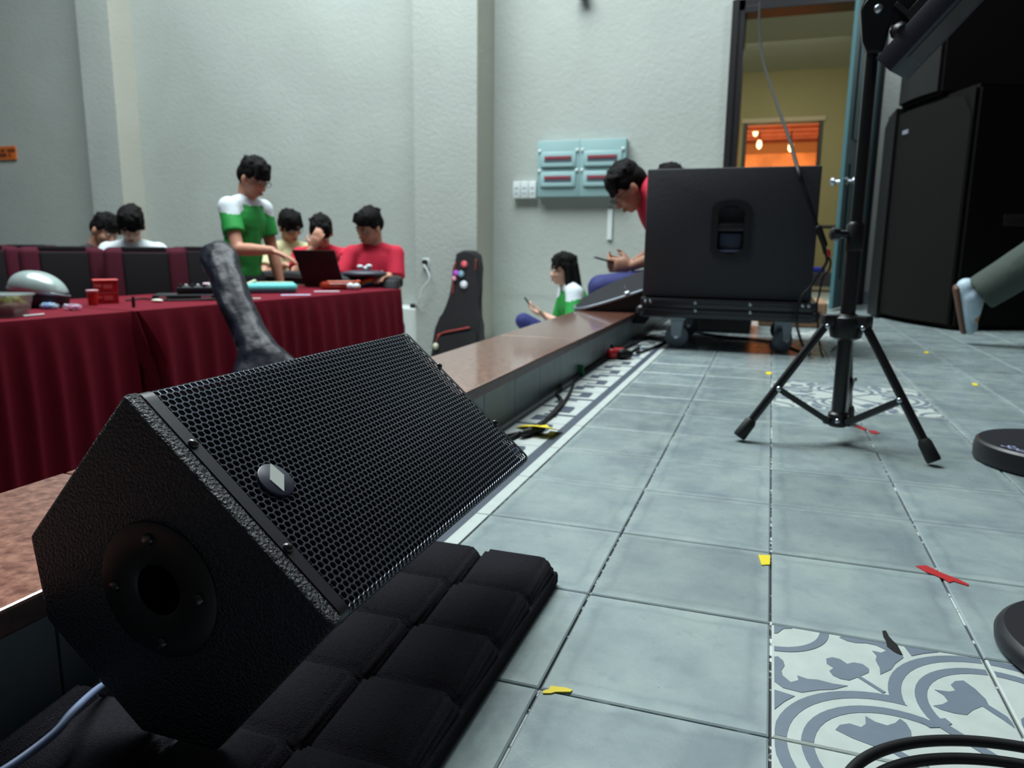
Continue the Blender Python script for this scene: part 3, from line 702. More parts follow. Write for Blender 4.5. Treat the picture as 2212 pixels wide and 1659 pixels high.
# tilting clamp head and the bar lamp it carries
hc = at(1896, 24, Y=1.04)
b = B(); P = [(.03*math.cos(a_), .03*math.sin(a_)) for a_ in [math.pi*i/12 for i in range(13)]]+[(-.022, -.055), (-.012, -.075), (.014, -.075)]
poly_prism(b, P, -.012, .012, mtx=frame_mtx(hc, (1, 0, 0), (0, 0, 1), (0, -1, 0)), bev=.003)
box(b, (.0, -.01, -.028), (.07, .01, .028), .005, 2, mtx=M.Translation(hc+V((.01, 0, -.002)))); fixn(b); hd = obj('tilt_head', b, PLAST, st, True, 40)
b = B(); lathe(b, [(.009, 0), (.009, .003), (.005, .007), (.0, .008)], hc+V((0, -.0125, 0)), (0, -1, 0), 20); obj('bolt', b, CHROME, hd, True, 50)
b = B(); lathe(b, [(.008, 0), (.015, .004), (.016, .022), (.01, .03)], hc+V((.035, -.014, -.042)), (.2, -1, -.2), 9); cyl(b, hc+V((.035, .0, -.04)), hc+V((.035, -.02, -.044)), .006); fixn(b); obj('knob', b, PLAST, hd, True, 40)
bar = thing('light_bar', 'dark tilted bar lamp clamped to the top of the tripod stand', 'lamp', at(1990, 60, Y=1.0))
D = V((.62, -.30, .72)).normalized(); W3 = V((.5, .86, .0)).normalized(); W3 = (W3-D*W3.dot(D)).normalized(); Nn = D.cross(W3).normalized()
c0 = at(1924, 152, Y=1.0)
b = B(); box(b, (-.002, 0, 0), (.42, .040, .09), .003, 2, mtx=frame_mtx(c0, D, Nn, W3)); fixn(b); obj('housing', b, mat('lamp_housing', (40, 41, 54), .45, spec=.3), bar, True, 35)
W4 = W3
b = B(); box(b, (.03, -.0018, .015), (.39, .001, .075), .001, mtx=frame_mtx(c0, D, Nn, W4)); obj('front_glass', b, mat('lens_dark', (14, 15, 18), .2), bar)
b = B(); box(b, (.075, .04, .02), (.20, .066, .026), .002, mtx=frame_mtx(c0, D, Nn, W4)); box(b, (.075, .04, .01), (.085, .09, .05), .002, mtx=frame_mtx(c0, D, Nn, W4)); box(b, (.19, .04, .01), (.20, .09, .05), .002, mtx=frame_mtx(c0, D, Nn, W4)); obj('bracket', b, POLE, bar)

# ------------------------------------------------------------------ round stand bases
def base_disc(label, c, r, h, text=None, tpos=None, trot=0):
    o = thing('microphone_stand', label, 'stand', (c[0], c[1], 0))
    b = B(); lathe(b, [(r-.004, .0006), (r, .004), (r+.001, h*.55), (r-.002, h-.004), (r-.007, h), (.02, h+.001)], (c[0], c[1], 0), n=72); obj('base', b, mat('base_black', (28, 27, 34), .42, spec=.5), o, True, 35)
    b = B(); lathe(b, [(.02, h-.001), (.018, h+.012), (.011, h+.03)], (c[0], c[1], 0), n=20); obj('socket', b, PLAST, o, True, 35)
    b = B(); cyl(b, (c[0], c[1], h+.02), (c[0], c[1], 1.25), .008, n=14); obj('pole', b, POLE, o, True, 40)
    if text:
        cu = bpy.data.curves.new('lettering', 'FONT'); cu.body = text; cu.size = .030; cu.extrude = .0003; cu.shear = .35
        t = bpy.data.objects.new('tmp', cu); COL.objects.link(t); bpy.context.view_layer.update()
        me = bpy.data.meshes.new_from_object(t); bpy.data.objects.remove(t)
        me.materials.clear(); me.materials.append(mat('lettering_pale', (170, 178, 215), .4))
        l = bpy.data.objects.new('lettering', me); COL.objects.link(l); l.parent = o; l.location = (tpos[0]-c[0], tpos[1]-c[1], h+.0012); l.rotation_euler = (0, 0, trot)
    return o
tp = at(2158, 962, Z=.042); tp2 = at(2212, 978, Z=.042)
base_disc('thick round black stand base with pale script lettering, behind the other round base', (.708, 1.02), .135, .041, 'Sound', (tp.x, tp.y), math.atan2(tp2.y-tp.y, tp2.x-tp.x))
base_disc('round black stand base nearest the camera at the right edge', (.535, .225), .117, .022)

# ------------------------------------------------------------------ cables, tapes
def cable(name, label, pts, r, m_=CABLE, cat='cable', group=None):
    b = B(); tube(b, pts, r, 8, 8); o = obj(name, b, m_, smooth=True); tag(o, label, cat, group); return o
cc0 = V((.372, -.118, 0))
pts = []
for i in range(4*20+1):
    a_ = 2*math.pi*i/20; rr = .128-.0085*(i/20) + .002*math.sin(3*a_); pts.append(cc0+V((rr*math.cos(a_)*1.05, rr*math.sin(a_), .006+.009*(3-i/20)+.002*math.sin(a_*2))))
pts.append(cc0+V((.16, -.2, .006)))
o = cable('coiled_cable', 'coiled thick black cable lying over the patterned tiles at bottom right', pts, .0042)
yl = lambda u, v, z=.006: az(u, v, z)
cable('signal_cable', 'black cable snaking over the key pattern border by the curb', [yl(1080, 945), yl(1150, 928), yl(1180, 905), yl(1212, 868), yl(1203, 850), yl(1212, 838), yl(1211, 826), yl(1232, 815), yl(1262, 798), yl(1300, 780), yl(1335, 765), yl(1360, 762), yl(1380, 750), yl(1376, 762), yl(1400, 755), yl(1440, 738)], .0045, group=None)
cable('power_cable', 'second black cable crossing the first beside the green tie', [yl(1100, 948), yl(1165, 915), yl(1200, 890), yl(1225, 858), yl(1238, 830), yl(1245, 815), yl(1275, 795), yl(1310, 772), yl(1345, 755), yl(1372, 742), yl(1400, 728), yl(1420, 735), yl(1470, 742)], .0038)
# plugs taped down
b = B(); p0, p1 = yl(1128, 937, .010), yl(1170, 926, .010); caps(b, p0, p1, .008, .009); fixn(b); tag(obj('cable_plug', b, BLKS, smooth=True), 'black cable plug half under the yellow tape by the curb', 'plug')
def ribbon(name, label, pts, wid, m_, cat='tape', thick=.0006):
    b = B(); n = len(pts); rs = []
    for i, p in enumerate(pts):
        d_ = (pts[min(i+1, n-1)]-pts[max(i-1, 0)]).normalized(); s_ = V((-d_.y, d_.x, 0)).normalized()*wid/2; rs.append([p-s_, p+s_, p+s_+V((0, 0, thick)), p-s_+V((0, 0, thick))])
    loft(b, rs); fixn(b); return tag(obj(name, b, m_), label, cat)
ribbon('tape_strip', 'yellow tape strapped over the black cables beside the curb', [yl(1124, 920, .002), yl(1140, 920, .006), yl(1154, 920, .016), yl(1168, 919, .024), yl(1180, 922, .023), yl(1188, 926, .014), yl(1202, 929, .003)], .032, YEL)
def patch(label, px, m_, z=.0012):
    b = B(); P = [az(u, v, z) for u, v in px]; hi = [b.verts.new(p) for p in P]; lo = [b.verts.new(p-V((0, 0, .0009))) for p in P]
    b.faces.new(hi)
    for i in range(len(P)): b.faces.new((lo[i], lo[(i+1) % len(P)], hi[(i+1) % len(P)], hi[i]))
    fixn(b); return tag(obj('tape_piece', b, m_), label, 'tape')
patch('square scrap of yellow tape at a tile corner in the middle of the floor', [(1638, 1198), (1664, 1199), (1663, 1219), (1645, 1220)], YEL)
patch('crumpled strip of yellow tape on the joint nearest the foam pad', [(1172, 1492), (1186, 1488), (1189, 1481), (1222, 1485), (1237, 1490), (1232, 1494), (1200, 1494), (1190, 1497), (1173, 1497)], YEL)
patch('tiny yellow tape scrap on the far floor left of the tripod stand', [(1654, 803), (1666, 803), (1666, 809), (1655, 808)], YEL)
patch('tiny yellow tape scrap on the far floor right of the tripod stand', [(2099, 827), (2111, 828), (2112, 833), (2102, 832)], YEL)
patch('faint yellow tape scrap in front of the tall bass speaker', [(1997, 759), (2005, 759), (2006, 763), (1996, 763)], YEL)
patch('long torn strip of red tape across a joint at right', [(1978, 1222), (2001, 1221), (2030, 1235), (2060, 1247), (2075, 1253), (2093, 1262), (2091, 1265), (2060, 1255), (2050, 1258), (2040, 1251), (2020, 1242), (2000, 1235)], REDT)
patch('short red tape piece just behind the tripod stand', [(1845, 920), (1858, 919), (1872, 926), (1866, 930)], REDT)
patch('second short red tape piece, right of the other behind the tripod stand', [(1875, 929), (1890, 930), (1901, 935), (1890, 937), (1880, 934)], REDT)
b = B(); P = [az(u, v, .001) for u, v in ((1906, 1362), (1914, 1362), (1920, 1374), (1929, 1384), (1938, 1392), (1950, 1414), (1944, 1414), (1930, 1407), (1916, 1396), (1914, 1384), (1908, 1374))]
b.faces.new([b.verts.new(p) for p in P]); r = bmesh.ops.extrude_face_region(b, geom=list(b.faces)); bmesh.ops.translate(b, vec=(0, 0, -.0008), verts=[v for v in r['geom'] if isinstance(v, bmesh.types.BMVert)]); fixn(b)
tag(obj('paint_spot', b, mat('black_paint', (14, 12, 13), .4)), 'black paint splash on the edge of the patterned tile', 'stain')
b = B(); p = yl(1252, 808, .006); box(b, p+V((-.012, -.004, -.004)), p+V((.014, .004, .03)), .003, mtx=None); tag(obj('cable_tie', b, mat('green_tie', (36, 110, 70), .6)), 'green tie around the cables by the curb', 'cable tie')
p = yl(1333, 776, .0); o = thing('plug_connector', 'red and black connector lying by the curb', 'plug', (p.x, p.y, 0))
b = B(); caps(b, p+V((-.02, -.01, .022)), p+V((.012, .02, .022)), .02, .018); fixn(b); obj('red_shell', b, mat('red_plastic', (190, 32, 44), .4), o, True)
b = B(); caps(b, p+V((.016, .0, .02)), p+V((.04, .02, .018)), .02, .014); caps(b, p+V((-.012, 0, .02)), p+V((-.02, -.01, .05)), .009, .006); fixn(b); obj('black_boot', b, CABLE, o, True)
b = B(); tube(b, [az(-60, 1700, .045), az(20, 1657, .05), az(115, 1586, .053), az(158, 1537, .054), az(212, 1488, .05), az(260, 1460, .045)], .0032); tag(obj('network_cable', b, mat('cable_pale', (110, 126, 160), .5), smooth=True), 'pale blue-grey cable running off the foam pad at bottom left', 'cable')
b = B(); tube(b, [az(-60, 1640, .004), V((-.365, -.25, .005)), V((-.367, -.1, .005)), V((-.366, .2, .005)), V((-.366, .6, .005))], .003); tag(obj('thin_cable', b, CABLE, smooth=True), 'thin black cable along the foot of the curb behind the foam pad', 'cable')
# hanging cable beside the subwoofer
def hy(u, v, y=2.35): return at(u, v, Y=y)
b = B(); tube(b, [at(1641, 5, Y=5.3), at(1640, 60, Y=5.0), at(1648, 130, Y=4.4), at(1680, 230, Y=3.4), at(1705, 300, Y=2.8), hy(1722, 360), hy(1745, 430), hy(1762, 480), hy(1776, 520), hy(1783, 548)], .0075, 8, 8)
hc_ = tag(obj('hanging_cable', b, CABLE, smooth=True), 'long black cable hanging from the door frame down past the big box speaker', 'cable')
b = B(); caps(b, hy(1768, 493), hy(1781, 528), .013, .011); fixn(b); obj('connector', b, CABLE, hc_, True)
b = B(); caps(b, hy(1789, 543), hy(1790, 552), .008, .007); fixn(b); obj('red_ring', b, REDT, hc_, True)
b = B(); tube(b, [hy(1783, 545), hy(1786, 565), hy(1770, 590), hy(1752, 618), hy(1730, 645, 2.34), hy(1720, 690, 2.34), V((.30, 2.3, .06)), V((.33, 2.4, .006)), V((.2, 2.75, .006)), V((-.05, 2.9, .006)), V((-.2, 3.1, .006))], .0052)
tag(obj('looped_cable', b, CABLE, smooth=True), 'thin black cable drooping across the corner of the wheeled base', 'cable')
b = B(); tube(b, [hy(1786, 548), hy(1794, 565), hy(1790, 585), hy(1778, 600), hy(1770, 635), hy(1765, 670), V((.38, 2.4, .006)), V((.45, 2.7, .006))], .0035)
tag(obj('dangling_cable', b, CABLE, smooth=True), 'thinner black cable dropping to the floor just right of the wheeled base', 'cable')
p = at(1625, 15, Y=5.42); b = B(); box(b, (DX0+.07, YB-.06, p.z-.03), (p.x+.05, YB-.03, p.z+.02), .006); fixn(b); tag(obj('cable_hook', b, DF), 'dark hook on the door frame holding the hanging cable', 'hook')

# ------------------------------------------------------------------ wall fittings
def wb(b, px0, px1, depth, bev=.004, y=YB, mi=0):
    p, q = at(*px0, Y=y), at(*px1, Y=y); box(b, (p.x, y-depth, q.z), (q.x, y, p.z), bev, 2, mi=mi); return p, q
PANEL = mat('panel_grey_green', (136, 168, 170), .45)
for k, (ua, ub, lab) in enumerate(((1168, 1256, 'grey-green fuse box next to the white sockets'), (1259, 1353, 'grey-green fuse box above the man in red'))):
    pa_, qa_ = at(ua, 307, Y=YB), at(ub, 427, Y=YB); zt, zb = 1.238, .797
    o = thing('fuse_box', lab, 'fuse box', (pa_.x, YB, zb), 'pair of fuse boxes on the wall')
    b = B(); box(b, (pa_.x, YB-.09, zb), (qa_.x, YB-.001, zt), .006, 2); obj('housing', b, PANEL, o, True, 40)
    for r_ in range(2):
        zc_ = zt-.135-r_*.155
        b = B(); box(b, (pa_.x+.03, YB-.103, zc_-.075), (qa_.x-.03, YB-.088, zc_+.045), .008, 2); cv = obj('cover', b, mat('panel_cover', (150, 182, 184), .2, coat=.4), o, True, 40)
        b = B(); box(b, (pa_.x+.05, YB-.109, zc_-.072), (qa_.x-.05, YB-.102, zc_-.045), .003); obj('door_flap', b, PANEL, cv)
        b = B(); W_ = (qa_.x-pa_.x-.14)/12
        box(b, (pa_.x+.065, YB-.106, zc_-.035), (qa_.x-.065, YB-.102, zc_+.012), 0); obj('recess', b, mat('breaker_grey', (92, 104, 116), .5), cv)
        for i in range(12):
            b = B(); xx = pa_.x+.07+i*W_; box(b, (xx+.002, YB-.114, zc_-.012), (xx+W_-.002, YB-.105, zc_+.010), .001); obj('breaker', b, mat('breaker_red', (150, 62, 74), .5), cv)
        for xx in (pa_.x+.022, qa_.x-.022):
            b = B(); lathe(b, [(.013, 0), (.013, .012), (.009, .016)], (xx, YB-.088, zc_+.055), (0, -1, 0), 14); obj('knob', b, WHP, o, True, 40)
for k in range(3):
    u0 = 1113+k*16.8; p, q = at(u0, 393, Y=YB), at(u0+16, 428, Y=YB)
    o = thing('wall_socket', ['leftmost of the three white socket plates beside the fuse boxes', 'middle one of the three white socket plates beside the fuse boxes', 'socket plate touching the fuse box, last of the three'][k], 'socket', (p.x, YB, q.z), 'white socket plates')
    b = B(); box(b, (p.x, YB-.06, .79), (p.x+.064, YB-.001, .928), .004, 2); obj('plate', b, WHP, o, True, 40)
    for zz in (.835, .875):
        b = B(); box(b, (p.x+.015, YB-.063, zz-.01), (p.x+.048, YB-.059, zz+.01), .002); obj('insert', b, mat('socket_grey', (176, 186, 194), .5), o)
b = B(); wb(b, (1314, 452), (1322, 518), .02, .003); tag(obj('conduit', b, WHP), 'short white vertical conduit on the wall left of the man in red', 'conduit')
b = B(); wb(b, (-40, 319), (38, 345), .02, .003); o = tag(obj('wall_sign', b, mat('sign_orange', (196, 98, 34), .6)), 'small orange sign on the wall at the far left', 'sign')
b = B()
for v0, v1, ua, ub in ((324, 328, -30, 34), (333, 339, -34, 24)):
    p, q = at(ua, v0, Y=YB-.0205), at(ub, v1, Y=YB-.0205); n_ = 14; wd = (q.x-p.x)/n_
    for i in range(n_):
        if rnd.random() < .85: box(b, (p.x+i*wd, YB-.022, q.z), (p.x+i*wd+wd*.75, YB-.0195, p.z))
obj('print', b, mat('sign_dark', (70, 34, 22), .6), o)
p = at(1262, -3, Y=YB); o = thing('wall_lamp', 'small dark violet fitting high on the wall above the fuse boxes', 'lamp', (p.x, YB, p.z))
b = B(); lathe(b, [(.03, 0), (.05, .03), (.045, .07), (.02, .085)], (p.x, YB-.06, p.z-.02), (0, 0, 1), 20); obj('shade', b, mat('violet_plastic', (70, 62, 130), .3), o, True, 40)
b = B(); box(b, (p.x-.02, YB-.06, p.z+.04), (p.x+.02, YB, p.z+.08), .004); obj('bracket', b, WHP, o)
# wall plug with cable by the white plinth
o = thing('power_adapter', 'black plug with a white cable on the wall above the white plinth', 'plug', (-2.60, 5.1, .2))
YP = 5.12
p = at(921, 570, Y=YP)
b = B(); box(b, p+V((-.03, -.012, -.04)), p+V((.03, .0, .045)), .004, 2); obj('plate', b, WHP, o, True, 40)
b = B(); lathe(b, [(.022, 0), (.022, .03), (.014, .045)], p+V((.0, -.012, .015)), (0, -1, 0), 14); obj('plug', b, PLAST, o, True, 40)
b = B(); tube(b, [p+V((0, -.05, .0)), at(928, 600, Y=5.05), at(912, 625, Y=5.05), at(906, 650, Y=5.05), at(898, 657, Y=5.1), V((-2.72, 5.25, -.137))], .006); obj('cord', b, WHP, o, True)
p = at(905, 652, Y=5.2); b = B(); box(b, (p.x-.09, 5.2, -.139), (p.x+.09, 5.27, -.105), .006, 2); tag(obj('power_strip', b, BLKS), 'black power strip on top of the white plinth', 'power strip')
# ------------------------------------------------------------------ tables and cloths
def tz(u, v, z=TZ): return at(u, v, Z=z)
TA, TB, TC = tz(-120, 700), tz(290, 672), tz(866, 625)
tdir = (TC-TB).normalized(); TA = TB - tdir*2.0; tnrm = V((-tdir.y, tdir.x, 0)); tnrm = tnrm if tnrm.x < 0 else -tnrm
TW = .78
def table(P, Q, lab, clab, flat):
    o = thing('folding_table', lab, 'table', ((P+Q)/2).xy.to_3d()+V((0, 0, HALL)))
    d_ = (Q-P).normalized(); L_ = (Q-P).length; m_ = frame_mtx((P.x, P.y, 0), d_, tnrm, (0, 0, 1))
    b = B(); box(b, (.01, .01, TZ-.035), (L_-.01, TW-.01, TZ-.006), .004, mtx=m_); obj('table_top', b, mat('table_top', (120, 100, 80), .6), o)
    for x in (.1, L_-.1):
        for y in (.08, TW-.08):
            b = B(); cyl(b, m_ @ V((x, y, HALL)), m_ @ V((x, y, TZ-.035)), .015, n=10); obj('leg', b, BLKS, o, True, 40)
    # cloth: flat top and pleated skirt on all sides
    b = B(); path = []; N_ = 0
    def side(x0, y0, x1, y1, n):
        return [(x0+(x1-x0)*i/n, y0+(y1-y0)*i/n) for i in range(n)]
    edge = side(0, 0, L_, 0, 240)+side(L_, 0, L_, TW, 60)+side(L_, TW, 0, TW, 120)+side(0, TW, 0, 0, 60)
    cx_, cy_ = L_/2, TW/2
    rng_ = random.Random(len(lab)); ph = [rng_.uniform(0, 6.28) for _ in range(6)]
    def nrm_at(x, y):
        if y == 0 and x < L_: return (0, -1)
        if x == L_ and y < TW: return (1, 0)
        if y == TW and x > 0: return (0, 1)
        return (-1, 0)
    rows = [(0, 0), (.008, .004), (.02, .012), (.06, .2), (.15, .55), (.3, .85), (.5, 1), (.72, 1.15)]
    rs = []
    for dz, k in rows:
        r_ = []
        for i, (x, y) in enumerate(edge):
            s = i*L_/240; nx, ny = nrm_at(x, y)
            wv = .5+.5*math.sin(s*60+1.6*math.sin(s*6+ph[0])+ph[1]); wv = wv**1.5*.026 + .010*math.sin(s*13+ph[2]) + .012
            if (nx, ny) == flat: wv = .002
            off = k*wv + .004*min(1, dz*50)
            r_.append(m_ @ V((x+nx*off, y+ny*off, TZ-dz)))
        rs.append(r_)
    loft(b, list(reversed(rs)), cap=False)
    b.faces.new([v for v in b.verts[-len(edge):]])
    fixn(b); c = obj('tablecloth', b, CLOTH, smooth=True, angle=50, loc=o.location); tag(c, clab, 'tablecloth', 'dark red tablecloths')
    return o, c
table(TA, TB-tdir*.006, 'left folding table hidden under its dark red pleated cloth', 'dark red pleated cloth on the left table, under the helmet', (1, 0))
table(TB+tdir*.006, TC, 'right folding table hidden under its dark red pleated cloth', 'dark red pleated cloth on the right table, under the black guitar', (-1, 0))
def tp_(s, d, z=TZ):     # along the right-hand table line from the joint, depth over the table
    q = TB+tdir*s+tnrm*d; return V((q.x, q.y, z))
# fallen corner fold where the two cloths meet
b = B(); f0 = TB-tnrm*.012
def fp(s, o_, z): q = TB+tdir*s-tnrm*o_; return V((q.x, q.y, z))
rsx = []
for z, hw, o_ in ((TZ+.001, .012, .01), (TZ-.05, .03, .03), (TZ-.12, .045, .05), (TZ-.2, .05, .07), (TZ-.24, .035, .06), (TZ-.34, .06, .06), (TZ-.5, .075, .05), (TZ-.72, .085, .045)):
    sh = .10*max(0, TZ-z)/.5
    rsx.append([fp(-hw+sh, o_*.3, z), fp(-hw*.5+sh, o_*1.1, z), fp(sh, o_*.55, z), fp(hw*.5+sh, o_*1.25, z), fp(hw+sh, o_*.3, z), fp(sh, .004, z)])
loft(b, rsx); fixn(b); tag(obj('cloth_fold', b, CLOTH, smooth=True, angle=60), 'twisted fold of red cloth hanging where the two tables meet', 'cloth fold')

# ------------------------------------------------------------------ chairs
def make_chair(label):
    """hall chair, local frame: faces -Y, origin on the floor"""
    t = thing('hall_chair', label, 'chair', (0, 0, 0), 'maroon and black hall chairs')
    def cushion(x0, x1, y0, y1, z0, z1, bev, lean=0):
        b = B(); vs_ = box(b, (x0, y0, z0), (x1, y1, z1), bev, 4)
        if lean:
            for v in b.verts: v.co.y += (v.co.z-.45)*lean
        return b
    obj('backrest', cushion(-.225, .225, .20, .29, .42, .985, .045, .16), MAROON, t, True)
    bb = B(); vs_ = box(bb, (-.125, .175, .47), (.125, .21, .955), .012, 3); vs_ = [setattr(v.co, 'y', v.co.y+(v.co.z-.45)*.16) for v in bb.verts]; box(bb, (-.125, .20, .94), (.125, .30, .984), .012, 3, mtx=M.Translation((0, .085, .004))); obj('back_panel', bb, CHBLK, t, True)
    for s in (-1, 1):
        b = B(); box(b, (s*.175-.05, .165, .44), (s*.175+.05, .26, .975), .03, 4)
        for v in b.verts: v.co.y += (v.co.z-.45)*.16
        obj('side_bolster', b, MAROON, t, True)
        b = B(); box(b, (s*.245-.022, -.22, .58), (s*.245+.022, .22, .63), .018, 3); box(b, (s*.245-.015, -.18, .0), (s*.245+.015, -.12, .59), .01, 2); box(b, (s*.245-.015, .12, .0), (s*.245+.015, .18, .59), .01, 2); obj('armrest', b, CHBLK, t, True, 50)
    obj('seat', cushion(-.215, .215, -.26, .22, .36, .47, .035), MAROON, t, True)
    return t
ch0 = make_chair('maroon and black hall chair right of the white-shirted boy, nearest the red tables')
def fl(u, X=None, Y=None):
    p = at(u, 545, X=X, Y=Y); return V((p.x, p.y, HALL))
def yaw_to_cam(p, extra=0): d_ = CP-p; return math.atan2(d_.y, d_.x)+math.pi/2+R(extra)
spots = [(fl(328, Y=2.85), 8, None), (fl(157, Y=2.62), 10, 'maroon and black hall chair in front of the crouching dark-haired person'),
         (fl(462, Y=3.75), 14, 'maroon and black hall chair behind the upright shiny guitar bag'), (fl(70, Y=3.45), 6, 'maroon and black hall chair second from the left edge, in the back row'),
         (fl(-24, Y=2.62), 10, 'maroon and black hall chair cut off by the left edge of the photo'), (fl(252, Y=4.1), 0, 'hall chair in the back row, glimpsed between the two seated students')]
for i, (p, e, lab) in enumerate(spots):
    if i == 0: ch0.location = p; ch0.rotation_euler = (0, 0, yaw_to_cam(p, e))
    else: dup(ch0, p, yaw_to_cam(p, e), lab)

# ------------------------------------------------------------------ things on the tables
p = tz(50, 668); o = thing('helmet', 'silver half helmet with a black lower shell on the left red table', 'helmet', (p.x, p.y, TZ))
fw = CR.copy(); fw.z = 0; fw.normalize(); bk = V((-fw.y, fw.x, 0))
hc = p+fw*0+bk*.11; hc.z = TZ
b = B(); rs = []
for k in range(12):
    t = k/11*math.pi/2; rs.append([hc+fw*(.106*math.cos(t)+.004)*math.cos(a)*1.02+bk*(.09*math.cos(t)+.004)*math.sin(a)+V((0, 0, .062+.085*math.sin(t) - .018*math.cos(t)*math.cos(a-.6))) for a in [2*math.pi*i/36 for i in range(36)]])
loft(b, rs); fixn(b); obj('shell', b, mat('helmet_silver', (172, 190, 188), .25, metal=.35, vary=.08, vscale=20), o, True)
b = B(); rs = [[hc+fw*r*1.04*math.cos(a)+bk*r*.82*math.sin(a)+V((0, 0, z-.018*math.cos(a-.6)*(z/.06))) for a in [2*math.pi*i/36 for i in range(36)]] for r, z in ((.110, .068), (.115, .062), (.110, .056), (.097, .054))]
loft(b, rs, cap=False); fixn(b); obj('trim', b, mat('helmet_trim', (150, 166, 172), .3, metal=.4), o, True)
b = B(); rs = [[hc+fw*(r*math.cos(a)+.02)+bk*r*.8*math.sin(a)+V((0, 0, z)) for a in [2*math.pi*i/30 for i in range(30)]] for r, z in ((.086, .001), (.092, .006), (.096, .052), (.093, .060))]
loft(b, rs); fixn(b); obj('lower_shell', b, mat('helmet_lower', (34, 40, 48), .5), o, True, 50)
p = tz(-16, 688); o = thing('food_tub', 'clear plastic tub of green salad in front of the helmet', 'tub', (p.x, p.y, TZ))
def rrect(c, hx_, hy_, z, r=.02, n=5):
    P = []
    for sx, sy, a0 in ((1, 1, 0), (-1, 1, 90), (-1, -1, 180), (1, -1, 270)):
        for i in range(n+1):
            a = R(a0+90*i/n); P.append(c+fw*(sx*(hx_-r)+r*math.cos(a))+bk*(sy*(hy_-r)+r*math.sin(a))+V((0, 0, z)))
    return P
tc = p+bk*.075-fw*.03; tc.z = TZ
b = B(); loft(b, [rrect(tc, .085, .055, .001), rrect(tc, .098, .066, .074), rrect(tc, .103, .07, .076), rrect(tc, .095, .063, .0755), rrect(tc, .08, .05, .006)]); fixn(b); obj('tub', b, mat('clear_plastic', (190, 200, 200), .15, trans=.6, alpha=.45), o, True, 40)
b = B(); loft(b, [rrect(tc, .08, .05, .008), rrect(tc, .088, .057, .042), rrect(tc, .06, .04, .05)]); fixn(b); obj('sauce_layer', b, mat('salad_brown', (120, 92, 84), .7, vary=.3, vscale=60), o, True)
b = B(); r2 = random.Random(3)
for i in range(26):
    q = tc+fw*r2.uniform(-.07, .07)+bk*r2.uniform(-.045, .045)+V((0, 0, r2.uniform(.048, .064))); ell(b, q, (.018, .013, .006), Quaternion((r2.random(), r2.random(), r2.random()), r2.uniform(0, 3)).to_matrix(), 6)
s_ = obj('salad', b, mat('salad_green', (140, 170, 50), .6, col2=(180, 190, 90), vscale=70), o, True); s_['kind'] = 'stuff'
b = B(); loft(b, [rrect(tc, .104, .071, .076), rrect(tc, .104, .071, .081), rrect(tc, .09, .06, .083)]); fixn(b); obj('lid', b, mat('clear_lid', (190, 205, 205), .2, alpha=.35), o, True, 40)
def hair_ties(px, py, lab, cols, n):
    p = tz(px, py); o = thing('hair_tie_packet', lab, 'packet', (p.x, p.y, TZ), 'clear packets by the helmet'); rr = random.Random(px)
    c = p+V((0, 0, .001))
    b = B(); ell(b, c+V((0, 0, .013)), (.042, .03, .0125), n=10); obj('packet', b, mat('packet_film', (190, 205, 220), .15, alpha=.25), o, True)
    for i in range(n):
        q = c+V((rr.uniform(-.022, .022), rr.uniform(-.016, .016), rr.uniform(.006, .019))); ax = V((rr.uniform(-1, 1), rr.uniform(-1, 1), 1.4)).normalized(); x, y = perp(ax)
        b = B(); ra = .009; tube(b, [q+x*ra*math.cos(a)+y*ra*math.sin(a) for a in [2*math.pi*k/10 for k in range(11)]], .0022, 6, 2); obj('hair_tie', b, mat('tie_'+cols[i % len(cols)][0], cols[i % len(cols)][1], .5), o, True)
hair_ties(108, 668, 'clear packet of blue and violet hair ties in front of the helmet', [('blue', (60, 120, 200)), ('violet', (110, 80, 190)), ('cyan', (110, 190, 210)), ('white', (210, 215, 225))], 14)
hair_ties(157, 670, 'clear packet of pink hair ties right of the helmet', [('pink', (220, 110, 170)), ('magenta', (190, 50, 110)), ('pale', (225, 205, 225))], 12)
b = B(); caps(b, tz(52, 683, TZ+.004), tz(94, 679, TZ+.004), .0035, .0035, 8); tag(obj('pen', b, WHP, smooth=True), 'white pen lying in front of the helmet', 'pen')
p = tz(232, 656); rot = yaw_to_cam(p, 4); m_ = M.Translation((p.x, p.y, TZ)) @ M.Rotation(rot, 4, 'Z') @ M.Scale(.80, 4)
for k, (dz, lab) in enumerate(((0, 'red snack box, lower of the two stacked on the left table'), (.062, 'red snack box with open rim, upper of the two stacked'))):
    o = thing('snack_box', lab, 'box', (p.x, p.y, TZ+dz), 'stacked red snack boxes')
    b = B(); box(b, (-.058, 0, dz+.0005), (.058, .075, dz+.0615), .002, mtx=m_); obj('carton', b, mat('carton_red', (176, 24, 32), .45, vary=.12, vscale=18), o)
    b = B(); box(b, (-.012, -.0015, dz+.02), (.03, .0, dz+.042), 0, mtx=m_); box(b, (-.054, -.0015, dz+.028), (-.022, .0, dz+.042), 0, mtx=m_); obj('print', b, mat('carton_print', (206, 92, 92), .5), o)
    if k:
        b = B(); box(b, (-.062, -.004, dz+.0615), (.062, .079, dz+.069), .002, mtx=m_); obj('lid', b, mat('carton_lid', (214, 50, 52), .4), o)
p = tz(193, 660); o = thing('drink_cup', 'small red drink cup with pale rim left of the red boxes', 'cup', (p.x, p.y, TZ))
b = B(); lathe(b, [(.018, .001), (.021, .04), (.023, .058)], (p.x, p.y+.02, TZ), n=20); obj('cup', b, mat('cup_red', (196, 40, 36), .3, vary=.25, vscale=60), o, True, 50)
b = B(); lathe(b, [(.023, .056), (.0245, .058), (.0245, .064), (.022, .065)], (p.x, p.y+.02, TZ), n=20); obj('rim', b, mat('cup_rim', (214, 170, 180), .4), o, True, 50)
